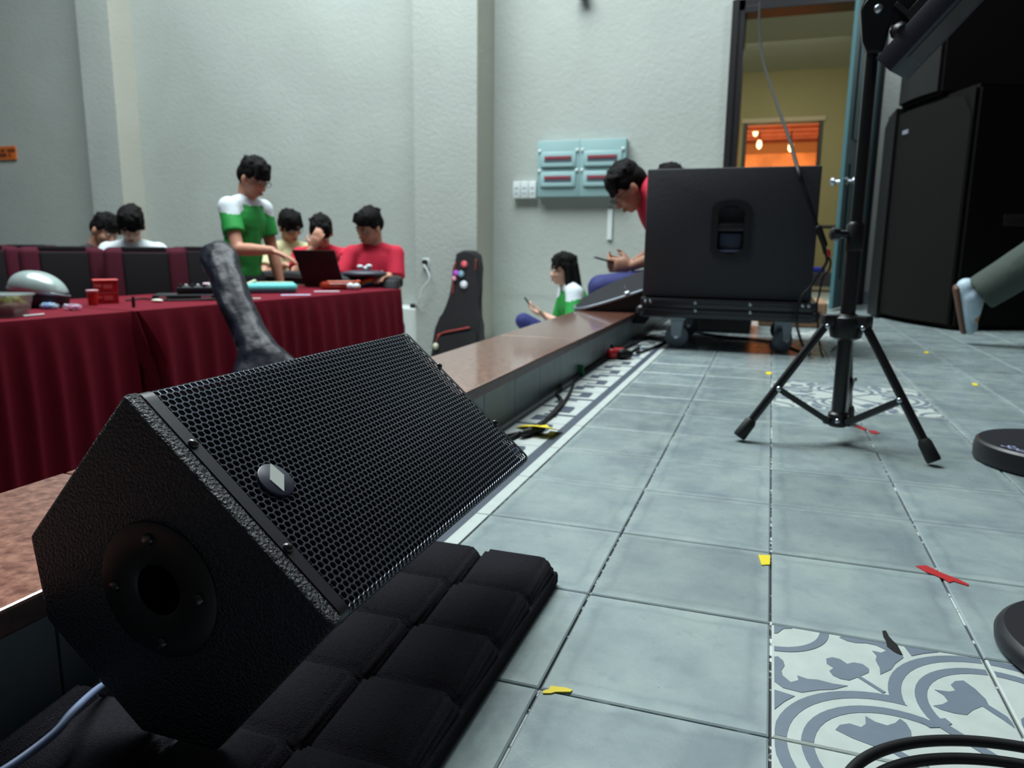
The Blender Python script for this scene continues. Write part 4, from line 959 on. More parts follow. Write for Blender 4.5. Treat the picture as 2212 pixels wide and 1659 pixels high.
b = B(); q = tz(289, 664); cyl(b, (q.x, q.y, TZ+.001), (q.x, q.y, TZ+.032), .007, n=14); cyl(b, (q.x, q.y, TZ+.032), (q.x, q.y, TZ+.045), .0055, n=14); fixn(b); tag(obj('marker_cap', b, PLAST, smooth=True, angle=40), 'small black cylinder standing where the tables meet', 'marker')
# black effects board with cables
p = tz(405, 650); rot = yaw_to_cam(p, -6); m_ = M.Translation((p.x, p.y, TZ)) @ M.Rotation(rot, 4, 'Z')
o = thing('effects_board', 'flat black effects board with a row of knobs beside the guitar bag', 'effects board', (p.x, p.y, TZ))
b = B(); box(b, (-.15, .0, .001), (.12, .16, .028), .006, 2, mtx=m_); box(b, (-.05, .05, .028), (.12, .16, .06), .006, 2, mtx=m_); obj('housing', b, BLKS, o, True, 40)
for i in range(6):
    b = B(); c = m_ @ V((-.035+i*.026, .075, .06)); lathe(b, [(.008, 0), (.007, .012), (.002, .014)], c, n=12); obj('knob', b, WHP if i % 2 else PLAST, o, True, 50)
for i, (x, w_) in enumerate(((-.12, .03), (.06, .045))):
    b = B(); box(b, (x, -.0015, .008), (x+w_, 0, .022), 0, mtx=m_); obj('print', b, mat('print_pink', (226, 150, 170), .5), o)
b = B(); box(b, (.06, .1, .06), (.10, .13, .078), .006, 2, mtx=m_); obj('switch', b, mat('switch_pink', (220, 190, 195), .5), o, True)
b = B(); tube(b, [m_ @ V(q) for q in ((-.26, .01, .005), (-.2, .04, .01), (-.1, -.02, .006), (0, -.03, .006), (.1, -.015, .008), (.2, .0, .006), (.28, .03, .006))], .0045); tag(obj('patch_cable', b, CABLE, smooth=True), 'black patch cable lying in front of the effects board', 'cable')
b = B(); q = tz(340, 653); ell(b, q+V((0, 0, .008)), (.030, .018, .0075), n=10); tag(obj('white_case', b, mat('cream_plastic', (214, 214, 196), .4), smooth=True), 'small cream oval case in front of the black board', 'case')
# turquoise pouch and papers
p = tz(590, 634); o = thing('pencil_case', 'turquoise pencil case with pale zip pull on the right table', 'pencil case', (p.x, p.y, TZ)); rot = yaw_to_cam(p, 3); m_ = M.Translation((p.x, p.y, TZ)) @ M.Rotation(rot, 4, 'Z')
b = B(); box(b, (-.14, 0, .001), (.13, .10, .055), .024, 4, mtx=m_); obj('pouch', b, mat('turquoise_cloth', (94, 206, 204), .6, vary=.08, vscale=30), o, True)
b = B(); tube(b, [m_ @ V(q) for q in ((-.12, .05, .056), (-.04, .045, .057), (.05, .045, .057), (.11, .05, .055))], .004); caps(b, m_ @ V((-.13, .02, .05)), m_ @ V((-.09, .04, .066)), .008, .008); fixn(b); obj('zip', b, mat('zip_cream', (214, 222, 190), .5), o, True)
def paper(u, v, w_, d_, lab, col=(196, 196, 220), dz=.001, e=5):
    p = tz(u, v); m_ = M.Translation((p.x, p.y, TZ)) @ M.Rotation(yaw_to_cam(p, e), 4, 'Z'); b = B(); box(b, (-w_/2, 0, dz), (w_/2, d_, dz+.003), .0005, mtx=m_); return tag(obj('paper_sheet', b, mat('paper_%d' % col[2], col, .6)), lab, 'paper')
paper(640, 639, .15, .05, 'pale lilac paper slip under the front of the turquoise pencil case', (200, 196, 226))
paper(707, 631, .14, .05, 'white paper slip between the pencil case and the earphone case', (206, 200, 212))
paper(540, 646, .10, .03, 'small white notebook beside the shiny guitar bag', (206, 212, 206), .0, 2)
q = tz(763, 627); b = B(); ell(b, q+V((-.018, 0, .0225)), (.022, .02, .022), n=10); ell(b, q+V((.02, 0.005, .0215)), (.024, .02, .021), n=10); fixn(b); tag(obj('earphone_case', b, WHP, smooth=True), 'glossy white earphone case at the front of the right table', 'earphone case')
# black guitar lying along the far side of the table
o = thing('black_guitar', 'long black guitar case lying across the back of the right table', 'guitar case', tp_(.6, .55))
a0, a1 = tz(505, 612), tz(745, 612)
a0 = at(508, 600, Z=TZ+.03); a1 = at(742, 613, Z=TZ+.03)
ax = (a1-a0).normalized(); pn = V((-ax.y, ax.x, 0)); L_ = (a1-a0).length
def sect(c, hw, z0, z1, pn): 
    P = []
    for k in range(16):
        a = 2*math.pi*k/16; e = .55
        P.append(c+pn*hw*math.copysign(abs(math.cos(a))**e, math.cos(a))+V((0, 0, (z0+z1)/2+(z1-z0)/2*math.copysign(abs(math.sin(a))**e, math.sin(a)))))
    return P
b = B(); base = V((a0.x, a0.y, 0)); rs = []
for t, hw, h in ((0, .05, .04), (.03, .08, .07), (.2, .085, .085), (.45, .08, .09), (.6, .085, .085), (.75, .115, .088), (.88, .12, .088), (.97, .095, .07), (1, .05, .05)): rs.append(sect(base+ax*L_*t+pn*.12, hw, TZ+.002, TZ+h, pn))
loft(b, rs); fixn(b); obj('case', b, BAGB, o, True)
b = B(); tube(b, [base+ax*L_*t+pn*.12-pn*(hw+.002)+V((0, 0, TZ+.05)) for t, hw in ((.03, .08), (.2, .085), (.45, .08), (.6, .085), (.75, .115), (.9, .12))], .004); obj('zip', b, mat('zip_brown', (62, 42, 34), .5), o, True)
b = B(); cyl(b, tz(528, 622, TZ+.02), tz(556, 618, TZ+.02), .014, n=12); tag(obj('wooden_stick', b, mat('stick_tan', (186, 150, 104), .5), smooth=True, angle=40), 'short tan wooden roll between the guitar bag and the turquoise case', 'stick')
# sunburst guitar body
p = tz(764, 626); o = thing('electric_guitar', 'sunburst red guitar body edge behind the earphone case', 'guitar', (p.x, p.y, TZ)); m_ = M.Translation((p.x, p.y, TZ)) @ M.Rotation(yaw_to_cam(p, 8), 4, 'Z')
P = [(-.16, .02), (-.10, -.005), (-.02, .0), (.03, .01), (.055, .05), (.05, .12), (.01, .16), (-.05, .15), (-.08, .12), (-.12, .14), (-.17, .12), (-.19, .07)]
b = B(); poly_prism(b, P, .004, .046, mtx=m_, bev=.01); fixn(b); obj('body', b, mat('sunburst', (178, 62, 40), .25, col2=(50, 22, 18), vscale=9, coat=.5), o, True, 50)
b = B(); tube(b, [m_ @ V((x, y, .047)) for x, y in ((-.15, .03), (-.06, .012), (.02, .02), (.045, .06), (.04, .11))], .006); obj('binding', b, mat('binding_orange', (214, 104, 74), .4), o, True)
b = B(); box(b, (-.10, .05, .046), (-.01, .10, .052), .002, mtx=m_); obj('pickup', b, PLAST, o)
# second black bag with rainbow strap
p = tz(815, 622); o = thing('soft_guitar_bag', 'black soft guitar bag with a rainbow strap at the end of the right table', 'guitar bag', (p.x, p.y, TZ)); m_ = M.Translation((p.x, p.y, TZ)) @ M.Rotation(yaw_to_cam(p, 6), 4, 'Z')
b = B(); box(b, (-.15, -.005, .001), (.165, .24, .07), .022, 4, mtx=m_)
fixn(b); obj('bag', b, BAGB, o, True)
b = B(); loft(b, [[m_ @ V(q) for q in R_] for R_ in ([(.02, -.02, .05), (.14, -.02, .05), (.14, .02, .06), (.02, .02, .06)], [(.03, -.045, .0), (.13, -.045, .0), (.13, -.015, -.0), (.03, -.015, -.0)], [(.05, -.05, -.06), (.12, -.05, -.06), (.12, -.03, -.06), (.05, -.03, -.06)], [(.07, -.05, -.10), (.10, -.05, -.10), (.10, -.035, -.10), (.07, -.035, -.10)])]); bmesh.ops.subdivide_edges(b, edges=b.edges, cuts=2, use_grid_fill=True, smooth=.6); fixn(b); obj('hanging_flap', b, BAGB, o, True)
cols = [(206, 40, 40), (226, 120, 30), (226, 206, 50), (60, 160, 90), (50, 80, 200)]
for k, c in enumerate(cols):
    b = B(); rs = []
    for i in range(13):
        t = i/12; x = -.11+.25*t; z = .030+.028*math.sin(math.pi*min(1, t*1.15))+.001; y = -.0085
        zz = z-.0075*k; rs.append([m_ @ V((x, y-.002, zz)), m_ @ V((x, y-.002, zz+.008)), m_ @ V((x, y+.006, zz+.008)), m_ @ V((x, y+.006, zz))])
    loft(b, rs); fixn(b); obj('strap_stripe', b, mat('stripe_%d' % k, c, .6), o)
p = at(788, 590, Z=TZ+.09); o = thing('round_case', 'round black flat case lying on the bags near the seated man in red', 'case', (p.x, p.y, TZ+.08))
b = B(); rs = [ring(V((p.x, p.y, 0))+V((0, 0, z)), fw, bk, r*1.0, r*.8, 36) for r, z in ((.12, TZ+.072), (.135, TZ+.075), (.14, TZ+.085), (.13, TZ+.098), (.08, TZ+.106), (.01, TZ+.108))]; loft(b, rs); fixn(b); obj('case', b, mat('grey_black_case', (50, 54, 68), .45), o, True)
b = B(); rr = random.Random(5)
for i in range(5): ell(b, V((p.x, p.y, TZ+.118))+fw*rr.uniform(-.03, .03)+bk*rr.uniform(-.02, .02)+V((0, 0, .004*i)), (.022, .016, .012), n=8)
tag(blob('crumpled_tissue', b, WHITEC, None, .005, 2), 'crumpled white tissue on top of the round black case', 'tissue')
# laptop
p = tz(712, 608); o = thing('laptop', 'open black laptop on the right table seen from behind', 'laptop', (p.x, p.y, TZ))
lz0, lz1 = at(712, 587, Y=3.36).z, at(712, 541, Y=3.36).z
pl_, pr_ = at(660, 588, Y=3.42), at(738, 588, Y=3.42); pd_ = (pr_-pl_); pd_.z = 0; W_ = pd_.length; pd_.normalize(); pn_ = V((pd_.y, -pd_.x, 0)); pn_ = pn_ if pn_.y < 0 else -pn_
mm = frame_mtx((pl_.x, pl_.y, 0), pd_, -pn_, (0, 0, 1))
b = B(); loft(b, [[mm @ V(q) for q in ((-.01, 0, TZ+.012), (W_+.012, 0, TZ+.012), (W_+.012, .008, TZ+.012), (-.01, .008, TZ+.012))], [mm @ V(q) for q in ((-.045, -.07, lz1), (W_-.005, -.07, lz1), (W_-.005, -.063, lz1+.001), (-.045, -.063, lz1+.001))]]); fixn(b); obj('screen', b, mat('laptop_black', (14, 13, 16), .4), o)
b = B(); box(b, (-.01, .0, TZ+.001), (W_+.012, .22, TZ+.014), .003, mtx=mm); obj('base', b, mat('laptop_black', (14, 13, 16), .4), o)
b = B(); box(b, (.01, .03, TZ+.014), (W_-.01, .13, TZ+.016), .001, mtx=mm); obj('keyboard', b, PLAST, o)

# ------------------------------------------------------------------ guitar bags
def bagsect(c, sx, sy, x, y, n=20, e=.7):
    P = []
    for k in range(n):
        a = 2*math.pi*k/n; P.append(c+x*sx*math.copysign(abs(math.cos(a))**e, math.cos(a))+y*sy*math.copysign(abs(math.sin(a))**e, math.sin(a)))
    return P
# shiny bag leaning against the front of the table; its body stands on the hall floor
top, neck, foot = at(462, 535, Y=1.78), at(560, 770, Y=1.55), V((-1.10, 1.30, HALL+.04))
o = thing('shiny_guitar_bag', 'shiny black vinyl guitar bag leaning upright against the red tables', 'guitar bag', (foot.x, foot.y, HALL))
axn = (neck-top).normalized(); ax2 = (foot-neck).normalized()
sx_ = V((.946, .324, 0)); nrm_ = axn.cross(sx_).normalized(); sx_ = nrm_.cross(axn).normalized()
b = B(); rs = []
for t, hw, hd_ in ((-.03, .02, .01), (-.01, .047, .025), (.05, .062, .035), (.14, .068, .04), (.26, .058, .045), (.42, .062, .048), (.60, .058, .05), (.78, .056, .05), (.92, .06, .055), (1.02, .078, .06), (1.15, .11, .065), (1.35, .15, .07), (1.7, .19, .07), (2.1, .16, .07), (2.5, .21, .07), (2.9, .22, .07)):
    c = top.lerp(neck, t) if t <= 1 else neck+(foot-neck)*min(1, (t-1)/1.93)
    c = c+sx_*.004*math.sin(t*9)
    rs.append(bagsect(c, hw, hd_, sx_, nrm_, 28, .62))
loft(b, rs); bmesh.ops.subdivide_edges(b, edges=b.edges, cuts=3, use_grid_fill=True, smooth=.4)
fixn(b)
for v in b.verts:
    n_ = noise.noise(v.co*16)+.5*noise.noise(v.co*34); v.co += nrm_*.008*n_ + sx_*.005*noise.noise(v.co*20+V((5, 0, 0)))
obj('bag', b, LEATH, o, True)
b = B(); tube(b, [top+axn*.02-sx_*.055-nrm_*.03*0, *[top.lerp(neck, t)-sx_*(hw+.001)+nrm_*(-.012) for t, hw in ((.1, .066), (.26, .058), (.42, .061), (.6, .058), (.78, .056), (.92, .06))]], .0045); obj('zip', b, mat('zip_dark', (46, 48, 62), .35, metal=.3), o, True)
b = B(); q0 = top.lerp(neck, .80); 
for s_ in (-1, 1): tube(b, [q0+sx_*.018*s_-nrm_*.05, top.lerp(neck, .95)+sx_*.035*s_-nrm_*.062, neck+ax2*.1+sx_*.06*s_-nrm_*.072], .008)
obj('seam', b, mat('seam_grey', (70, 76, 96), .4), o, True)
# black bag standing against the pilaster
o = thing('acoustic_guitar_bag', 'black guitar bag with badges and a red zip standing by the wall pilaster', 'guitar bag', (-2.2, 4.95, HALL))
YG = 4.98
prof_px = [(985, 548), (1000, 541), (1018, 542), (1030, 552), (1034, 580), (1031, 620), (1026, 650), (1030, 680), (1036, 705), (1036, 735), (1033, 760), (1042, 800), (1044, 850), (1030, 900), (985, 915), (935, 905), (915, 860), (922, 810), (934, 770), (932, 745), (938, 710), (948, 685), (965, 665), (974, 640), (976, 610), (978, 580)]
P = [at(u, v, Y=YG) for u, v in prof_px]; zmin = min(q.z for q in P); P = [V((q.x, YG, max(q.z, HALL+.002) if q.z > HALL else HALL+.002)) for q in P]
b = B(); fr_ = [b.verts.new(q) for q in P]; bkv = [b.verts.new(q+V((0, .12, 0))) for q in P]; f0 = b.faces.new(fr_); f1 = b.faces.new(list(reversed(bkv)))
for i in range(len(P)): b.faces.new((fr_[i], bkv[i], bkv[(i+1) % len(P)], fr_[(i+1) % len(P)]))
bmesh.ops.bevel(b, geom=list(f0.edges)+list(f1.edges), offset=.014, segments=3, affect='EDGES'); fixn(b); obj('bag', b, BAGB, o, True, 50)
RZ = mat('zip_red', (168, 62, 58), .5)
def gp(u, v, dy=0): return at(u, v, Y=YG-dy)
b = B(); tube(b, [gp(944, 725, .008), gp(960, 718, .01), gp(990, 712, .01), gp(1014, 707, .01)], .006); obj('zip', b, RZ, o, True)
b = B(); tube(b, [gp(984, 566, .004), gp(980, 600, .004), gp(978, 636, .004)], .005); obj('zip', b, RZ, o, True)
b = B(); tube(b, [gp(1028, 560, .004), gp(1027, 584, .004)], .004); obj('zip', b, RZ, o, True)
b = B(); bmp = [gp(*q, .006) for q in ((944, 728), (1030, 712), (1033, 780), (1040, 860), (930, 860), (940, 770))]; vv = [b.verts.new(q) for q in bmp]; b.faces.new(vv); r = bmesh.ops.extrude_face_region(b, geom=list(b.faces)); bmesh.ops.translate(b, vec=(0, -.02, 0), verts=[v for v in r['geom'] if isinstance(v, bmesh.types.BMVert)]); bmesh.ops.bevel(b, geom=list(b.edges), offset=.006, segments=2, affect='EDGES'); fixn(b); obj('front_pocket', b, BAGB, o, True, 50)
BADG = [((1003, 571), .028, (206, 90, 100)), ((996, 592), .027, (120, 150, 170)), ((985, 590), .024, (170, 70, 190)), ((981, 602), .02, (206, 140, 160)), ((1002, 615), .032, (206, 214, 222))]
for k, (q, r, c) in enumerate(BADG):
    b = B(); lathe(b, [(r, 0), (r, .006), (r*.8, .010), (.001, .012)], gp(*q, .001+.004*(k % 2)), (0, -1, 0), 22); bd = obj('badge', b, mat('badge_%d' % k, c, .25), o, True, 60)
    b = B(); lathe(b, [(r*.45, 0), (r*.45, .002)], gp(*q, .014+.004*(k % 2)), (0, -1, 0), 16); obj('badge_centre', b, mat('badge_c%d' % k, tuple(min(255, int(x*1.1+30)) for x in c), .3), bd)
p = gp(941, 748, .035); b = B(); ell(b, p, (.024, .018, .028), n=10); obj('charm', b, mat('charm_cream', (206, 206, 180), .5), o, True)
b = B(); tube(b, [gp(950, 722, .012), gp(944, 732, .03), p], .004); obj('charm_cord', b, RZ, o, True)
# black wedge case lying on the granite, rising toward the speaker cart
o = thing('laptop_case', 'flat black case with a grey rim slanting up from the granite ledge', 'case', (-.45, 2.5, .121))
A0 = at(1222, 684, Y=2.56); A1 = at(1396, 624, Y=2.62)
ax = (A1-A0).normalized(); pn_ = V((.18, .93, .36)).normalized(); up_ = ax.cross(pn_)*-1; up_ = up_ if up_.z > 0 else -up_
Lc = (A1-A0).length
b = B(); rs = []
for t, w_, h in ((0, .035, .006), (.04, .07, .010), (.12, .10, .014), (.3, .13, .016), (.6, .15, .018), (1, .16, .018)): rs.append([A0+ax*Lc*t+pn_*sx*w_+pn_*.14+up_*sy*h/2 for sx, sy in ((-1, -1), (1, -1), (1, 1), (-1, 1))])
loft(b, rs); fixn(b); obj('lid', b, mat('case_top', (24, 25, 32), .7, spec=.2), o)
b = B(); tube(b, [A0+ax*Lc*t+pn_*(-w_+.14)+up_*.004 for t, w_ in ((0, .035), (.04, .07), (.12, .10), (.3, .13), (.6, .15), (1, .16))], .006); obj('rim', b, mat('rim_grey', (120, 130, 142), .35, metal=.4), o, True)
b = B(); q0 = at(1216, 692, Y=2.44); rs = []
for t in (0, .12, .3, .6, 1):
    c = A0+ax*Lc*t+pn_*.14; zt_ = c.z-.012; hw = .05+.09*min(1, t*3); zb_ = .1225
    rs.append([V((c.x, c.y, z))+pn_*s*hw for s, z in ((-1, zb_), (1, zb_), (1, max(zt_, zb_+.008)), (-1, max(zt_, zb_+.008)))])
loft(b, rs); fixn(b); obj('base', b, BAGB, o)
q = A0+ax*Lc*.80+pn_*(-.02)+up_*.02
b = B(); lathe(b, [(.012, 0), (.012, .004), (.006, .007)], q, up_, 14); tube(b, [q+up_*.004, q+up_*.02+ax*.004, q+up_*.035], .0025); fixn(b); obj('key_ring', b, CHROME, o, True, 50)
# ------------------------------------------------------------------ people
UP = V((0, 0, 1))
def ik(a, c, l1, l2, hint):
    d_ = c-a; L_ = d_.length
    if L_ > (l1+l2)*.995: c = a+d_.normalized()*(l1+l2)*.995; d_ = c-a; L_ = d_.length
    x = (l1*l1-l2*l2+L_*L_)/(2*L_); h = math.sqrt(max(0, l1*l1-x*x)); u = d_.normalized(); hp = (hint-u*hint.dot(u)).normalized()
    return a+u*x+hp*h, c
def head_prims(b, H, neck, fem=False):
    def P(x, y, z): return H @ V((x, y, z))
    r3 = H.to_3x3()
    ell(b, P(0, -.012, .035), (.074, .092, .083), r3); ell(b, P(0, .018, -.02), (.061, .068, .085), r3)
    ell(b, P(0, .052, -.084), (.027, .026, .02), r3, 8); ell(b, P(0, .03, -.07), (.046, .045, .035), r3, 8)
    for s in (-1, 1):
        ell(b, P(s*.034, .052, -.028), (.026, .028, .028), r3, 8); ell(b, P(s*.077, -.004, -.012), (.011, .02, .031), r3, 8)
    caps(b, P(0, .078, .008), P(0, .098, -.034), .008, .0125); caps(b, P(-.03, .074, .024), P(.03, .074, .024), .011)
    for s in (-1, 1): ell(b, P(s*.011, .092, -.036), (.009, .010, .008), r3, 6)
    ell(b, P(0, .083, -.062), (.022, .012, .006), r3, 8); ell(b, P(0, .081, -.071), (.02, .012, .006), r3, 8)
    caps(b, P(0, -.025, -.06), neck, .052, .056)
def face_parts(H, root, glasses=False, lips=LIPS):
    def P(x, y, z): return H @ V((x, y, z))
    r3 = H.to_3x3()
    for s in (-1, 1):
        b = B(); ell(b, P(s*.030, .079, .004), (.0135, .009, .0062), r3, 8); e = obj('eye', b, EYEW, root, True)
        b = B(); ell(b, P(s*.030, .0855, .004), (.0062, .004, .0058), r3, 8); obj('iris', b, EYEB, e, True)
        b = B(); caps(b, P(s*.017, .0885, .022), P(s*.044, .080, .024), .0028, .002, 8); obj('eyebrow', b, HAIR, root, True)
    b = B(); ell(b, P(0, .0925, -.0635), (.019, .005, .0042), r3, 8); ell(b, P(0, .091, -.070), (.017, .005, .0045), r3, 8); fixn(b); obj('mouth', b, lips, root, True)
    if glasses:
        b = B()
        for s in (-1, 1):
            tube(b, [P(s*.031+.021*math.cos(a), .1, .002+.016*math.sin(a)) for a in [2*math.pi*k/12 for k in range(13)]], .0018, 6, 2)
            tube(b, [P(s*.052, .099, .006), P(s*.074, .05, .006), P(s*.082, .0, .002)], .0016, 6, 3)
        tube(b, [P(-.010, .1, .004), P(0, .102, .006), P(.010, .1, .004)], .0016, 6, 3); obj('glasses', b, BLKS, root, True)
def hair(H, root, style='short', seed=1):
    def P(x, y, z): return H @ V((x, y, z))
    r3 = H.to_3x3(); b = B(); rr = random.Random(seed)
    ell(b, P(0, -.010, .062), (.083, .098, .068), r3); ell(b, P(0, -.045, .012), (.079, .066, .078), r3)
    for s in (-1, 1): ell(b, P(s*.068, .005, .032), (.018, .04, .036), r3, 8)
    fr_ = {'short': 7, 'fringe': 9, 'messy': 9, 'long': 9, 'crop': 5}[style]
    ln = {'short': .030, 'fringe': .062, 'messy': .045, 'long': .05, 'crop': .012}[style]
    for i in range(fr_):
        x = -.058+.116*i/(fr_-1); caps(b, P(x*.8, .045, .098), P(x*1.12+rr.uniform(-.006, .006), .088-abs(x)*.35, .068-ln*rr.uniform(.75, 1.1)), .018, .009, 8)
    n_ = 26 if style in ('messy', 'short') else 12
    for i in range(n_):
        a = rr.uniform(0, 6.28); e = rr.uniform(.3, 1.4); q = V((.078*math.cos(a)*math.cos(e), -.010+.092*math.sin(a)*math.cos(e), .062+.066*math.sin(e)))
        o_ = q+V((q.x, q.y, q.z-.06)).normalized()*rr.uniform(.001, .009)+V((rr.uniform(-.012, .012), rr.uniform(-.012, .012), 0)); caps(b, H @ q, H @ o_, .014, .007, 6)
    if style == 'long':
        for s in (-1, 1):
            caps(b, P(s*.062, -.01, .03), P(s*.072, -.01, -.10), .028, .026, 10); caps(b, P(s*.072, -.01, -.10), P(s*.06, .0, -.22), .026, .014, 10)
        for x in (-.045, -.015, .015, .045): caps(b, P(x, -.06, .03), P(x*1.3, -.08, -.15), .036, .034, 10); caps(b, P(x*1.3, -.08, -.15), P(x*1.2, -.085, -.27), .034, .018, 10)
    if style == 'fringe':
        for s in (-1, 1): caps(b, P(s*.070, .01, .03), P(s*.074, .02, -.015), .016, .01, 8)
    return blob('hair', b, HAIR, root, .0055, 4)
def hand_prims(b, wr, d_, nrm, side, curl=.5, hold=0):
    """wr wrist, d_ pointing direction, nrm palm normal (toward palm), side +-1 picks the thumb side"""
    d_ = d_.normalized(); nrm = (nrm-d_*nrm.dot(d_)).normalized(); lat = d_.cross(nrm)*side
    m3 = M((lat, d_, nrm)).transposed()
    ell(b, wr+d_*.045, (.038, .05, .014), m3, 8); ell(b, wr+d_*.07, (.038, .025, .013), m3, 8)
    for k, (o_, l_) in enumerate(((.028, .068), (.0095, .077), (-.0095, .072), (-.028, .056))):
        p0 = wr+d_*.085+lat*o_; a1, a2 = curl*.6, curl*1.5
        q1 = p0+(d_*math.cos(a1)+nrm*math.sin(a1))*l_*.45+lat*o_*.10; q2 = q1+(d_*math.cos(a2)+nrm*math.sin(a2))*l_*.32; q3 = q2+(d_*math.cos(a2*1.4)+nrm*math.sin(a2*1.4))*l_*.25
        caps(b, p0-d_*.02, q1, .0095, .0088, 8); caps(b, q1, q2, .0088, .008, 8); caps(b, q2, q3, .008, .007, 8)
    t0 = wr+d_*.025+lat*.03; t1 = t0+(d_*.6+lat*.6+nrm*.35).normalized()*.036; t2 = t1+(d_*.85+lat*.15+nrm*.45).normalized()*.03
    caps(b, t0-lat*.012, t1, .014, .0105, 8); caps(b, t1, t2, .0105, .0085, 8)
def person(label, base, pel, f, spine, hf, hup, hands, legs=None, top=REDS, low=NAVY, topfn=None, sk=SKIN, style='short', glasses=False, sleeve=.62, sc=1.0, shw=.155, hofs=None, feet='shoe', seed=1, chestfwd=.0, face=True, shl=(0, 0), yawsh=0, shoes=WHP, long_sleeve=False, lw=1.0):
    f = V(f).normalized(); r = f.cross(UP).normalized(); sp = V(spine).normalized(); pel = V(pel)
    rs_ = r.copy(); rs_.rotate(Quaternion(UP, R(yawsh))); fs_ = UP.cross(rs_).normalized()
    root = thing('person', label, 'person', base)
    chest = pel+sp*.36*sc+fs_*chestfwd; nb = pel+sp*.50*sc+fs_*(chestfwd+.01); SH = {s: nb-sp*.045*sc+rs_*s*shw+UP*shl[0 if s < 0 else 1] for s in (-1, 1)}
    hf = V(hf).normalized(); hu = V(hup).normalized(); hu = (hu-hf*hu.dot(hf)).normalized(); hr = hf.cross(hu)
    hc = nb+(sp*.55+hu*.45).normalized()*.155*sc+hf*.02+(V(hofs) if hofs else V((0, 0, 0)))
    H = M.Translation(hc) @ M((hr, hf, hu)).transposed().to_4x4() @ M.Scale(sc, 4)
    body, shirt, trou = B(), B(), B()
    head_prims(body, H, nb)
    ell(body, chest, (.12*sc, .078*sc, .14*sc), M((rs_, sp.cross(rs_), sp)).transposed()); caps(body, pel, chest, .085*sc, .085*sc)
    caps(body, SH[-1], SH[1], .045*sc)
    m3 = M((rs_, sp.cross(rs_), sp)).transposed(); mp = M((r, sp.cross(r), sp)).transposed()
    ell(shirt, chest, (.158*sc, .112*sc, .17*sc), m3); ell(shirt, pel.lerp(chest, .45), (.15*sc, .108*sc, .17*sc), m3); ell(shirt, pel+sp*.05, (.155*sc, .115*sc, .12*sc), mp)
    caps(shirt, pel+sp*.02, chest, .118*sc, .115*sc); caps(shirt, SH[-1], SH[1], .060*sc); caps(shirt, SH[-1], nb-sp*.005, .055*sc, .062*sc); caps(shirt, SH[1], nb-sp*.005, .055*sc, .062*sc)
    wr_ = {}
    for s, key in ((-1, 'L'), (1, 'R')):
        hd_ = hands.get(key)
        if hd_ is None: hd_ = dict(at=SH[s]-UP*.50+rs_*s*.05+fs_*.08, hint=rs_*s-fs_, d=-UP, n=-rs_*s)
        el, wr = ik(SH[s], V(hd_['at']), .275*sc, .245*sc, V(hd_['hint'])); wr_[s] = wr
        caps(body, SH[s], el, .046*sc, .038*sc); caps(body, el, el.lerp(wr, .35), .038*sc, .039*sc); caps(body, el.lerp(wr, .35), wr, .039*sc, .025*sc)
        dd = V(hd_.get('d', wr-el)); hand_prims(body, wr, dd, V(hd_.get('n', -UP)), s*hd_.get('flip', 1), hd_.get('curl', .5))
        e_ = SH[s].lerp(el, sleeve)
        n0 = len(shirt.verts); caps(shirt, SH[s], SH[s].lerp(el, .2), .066*sc, .064*sc); cyl(shirt, SH[s], e_, .062*sc, .064*sc, 20)
        if long_sleeve: caps(shirt, SH[s], el, .058, .05); cyl(shirt, el, wr, .05, .04, 20)
    if legs:
        for s, (hx_, kn, an, fd) in legs.items():
            hp = pel+r*s*.09*sc-sp*.03; kn = V(kn); an = V(an)
            caps(trou, hp, kn, .088*sc, .064*sc*lw); caps(trou, kn, kn.lerp(an, .4), .064*sc*lw, .062*sc*lw); cyl(trou, kn, an.lerp(kn, .06), .062*sc*lw, .058*sc*lw, 20)
            caps(body, hp, kn, .07*sc, .05*sc); caps(body, kn, an, .048*sc, .036*sc); fd = V(fd).normalized()
            upf = (kn-an).normalized(); upf = (upf-fd*upf.dot(fd)).normalized()
            bs = B(); mfoot = M((fd.cross(upf), fd, upf)).transposed()
            caps(body, an, an+fd*.1-upf*.035, .036, .03)
            caps(bs, an-upf*.028-fd*.045, an+fd*.13-upf*.045, .041, .033); caps(bs, an-upf*.015, an+fd*.06-upf*.03, .05, .042); fixn(bs)
            so_ = blob('shoe', bs, shoes, root, .007, 3)
            bs = B(); caps(bs, an-upf*.062-fd*.05, an+fd*.14-upf*.066, .017, .015); 
            for v in bs.verts:
                q = v.co-an; lat = fd.cross(upf); v.co += lat*q.dot(lat)*1.3
            fixn(bs); obj('sole', bs, mat('sole_tan', (92, 64, 48), .6), so_, True)
        ell(trou, pel, (.165*sc, .125*sc, .12*sc), mp); caps(trou, pel-r*.08, pel+r*.08, .105*sc)
        blob('trousers', trou, low, root, .011, 4)
    else:
        trou.free()
    blob('body', body, sk, root, .0072, 3)
    loc = lambda p: (V((p-nb).dot(q) for q in (rs_, fs_, sp)))
    mats = top if isinstance(top, list) else [top]
    for v in shirt.verts: v.co += V((noise.noise(v.co*9), noise.noise(v.co*9+V((9, 0, 0))), 0))*.006
    blob('shirt', shirt, mats, root, .009, 3, (lambda p: topfn(loc(p))) if topfn else None)
    hair(H, root, style, seed)
    if face: face_parts(H, root, glasses)
    return root, H, wr_, nb
cam_dir = lambda p: (V((CP.x-p[0], CP.y-p[1], 0))).normalized()
IR = V((.946, .324, 0))    # image-right on the ground
jersey = lambda q: 1 if (abs(q.x) > .085 and q.z > -.075 and q.z+abs(q.x)*.4 > -.015) or q.z > -.018 else 0
def chairseat(pel): return V((pel.x, pel.y, HALL))
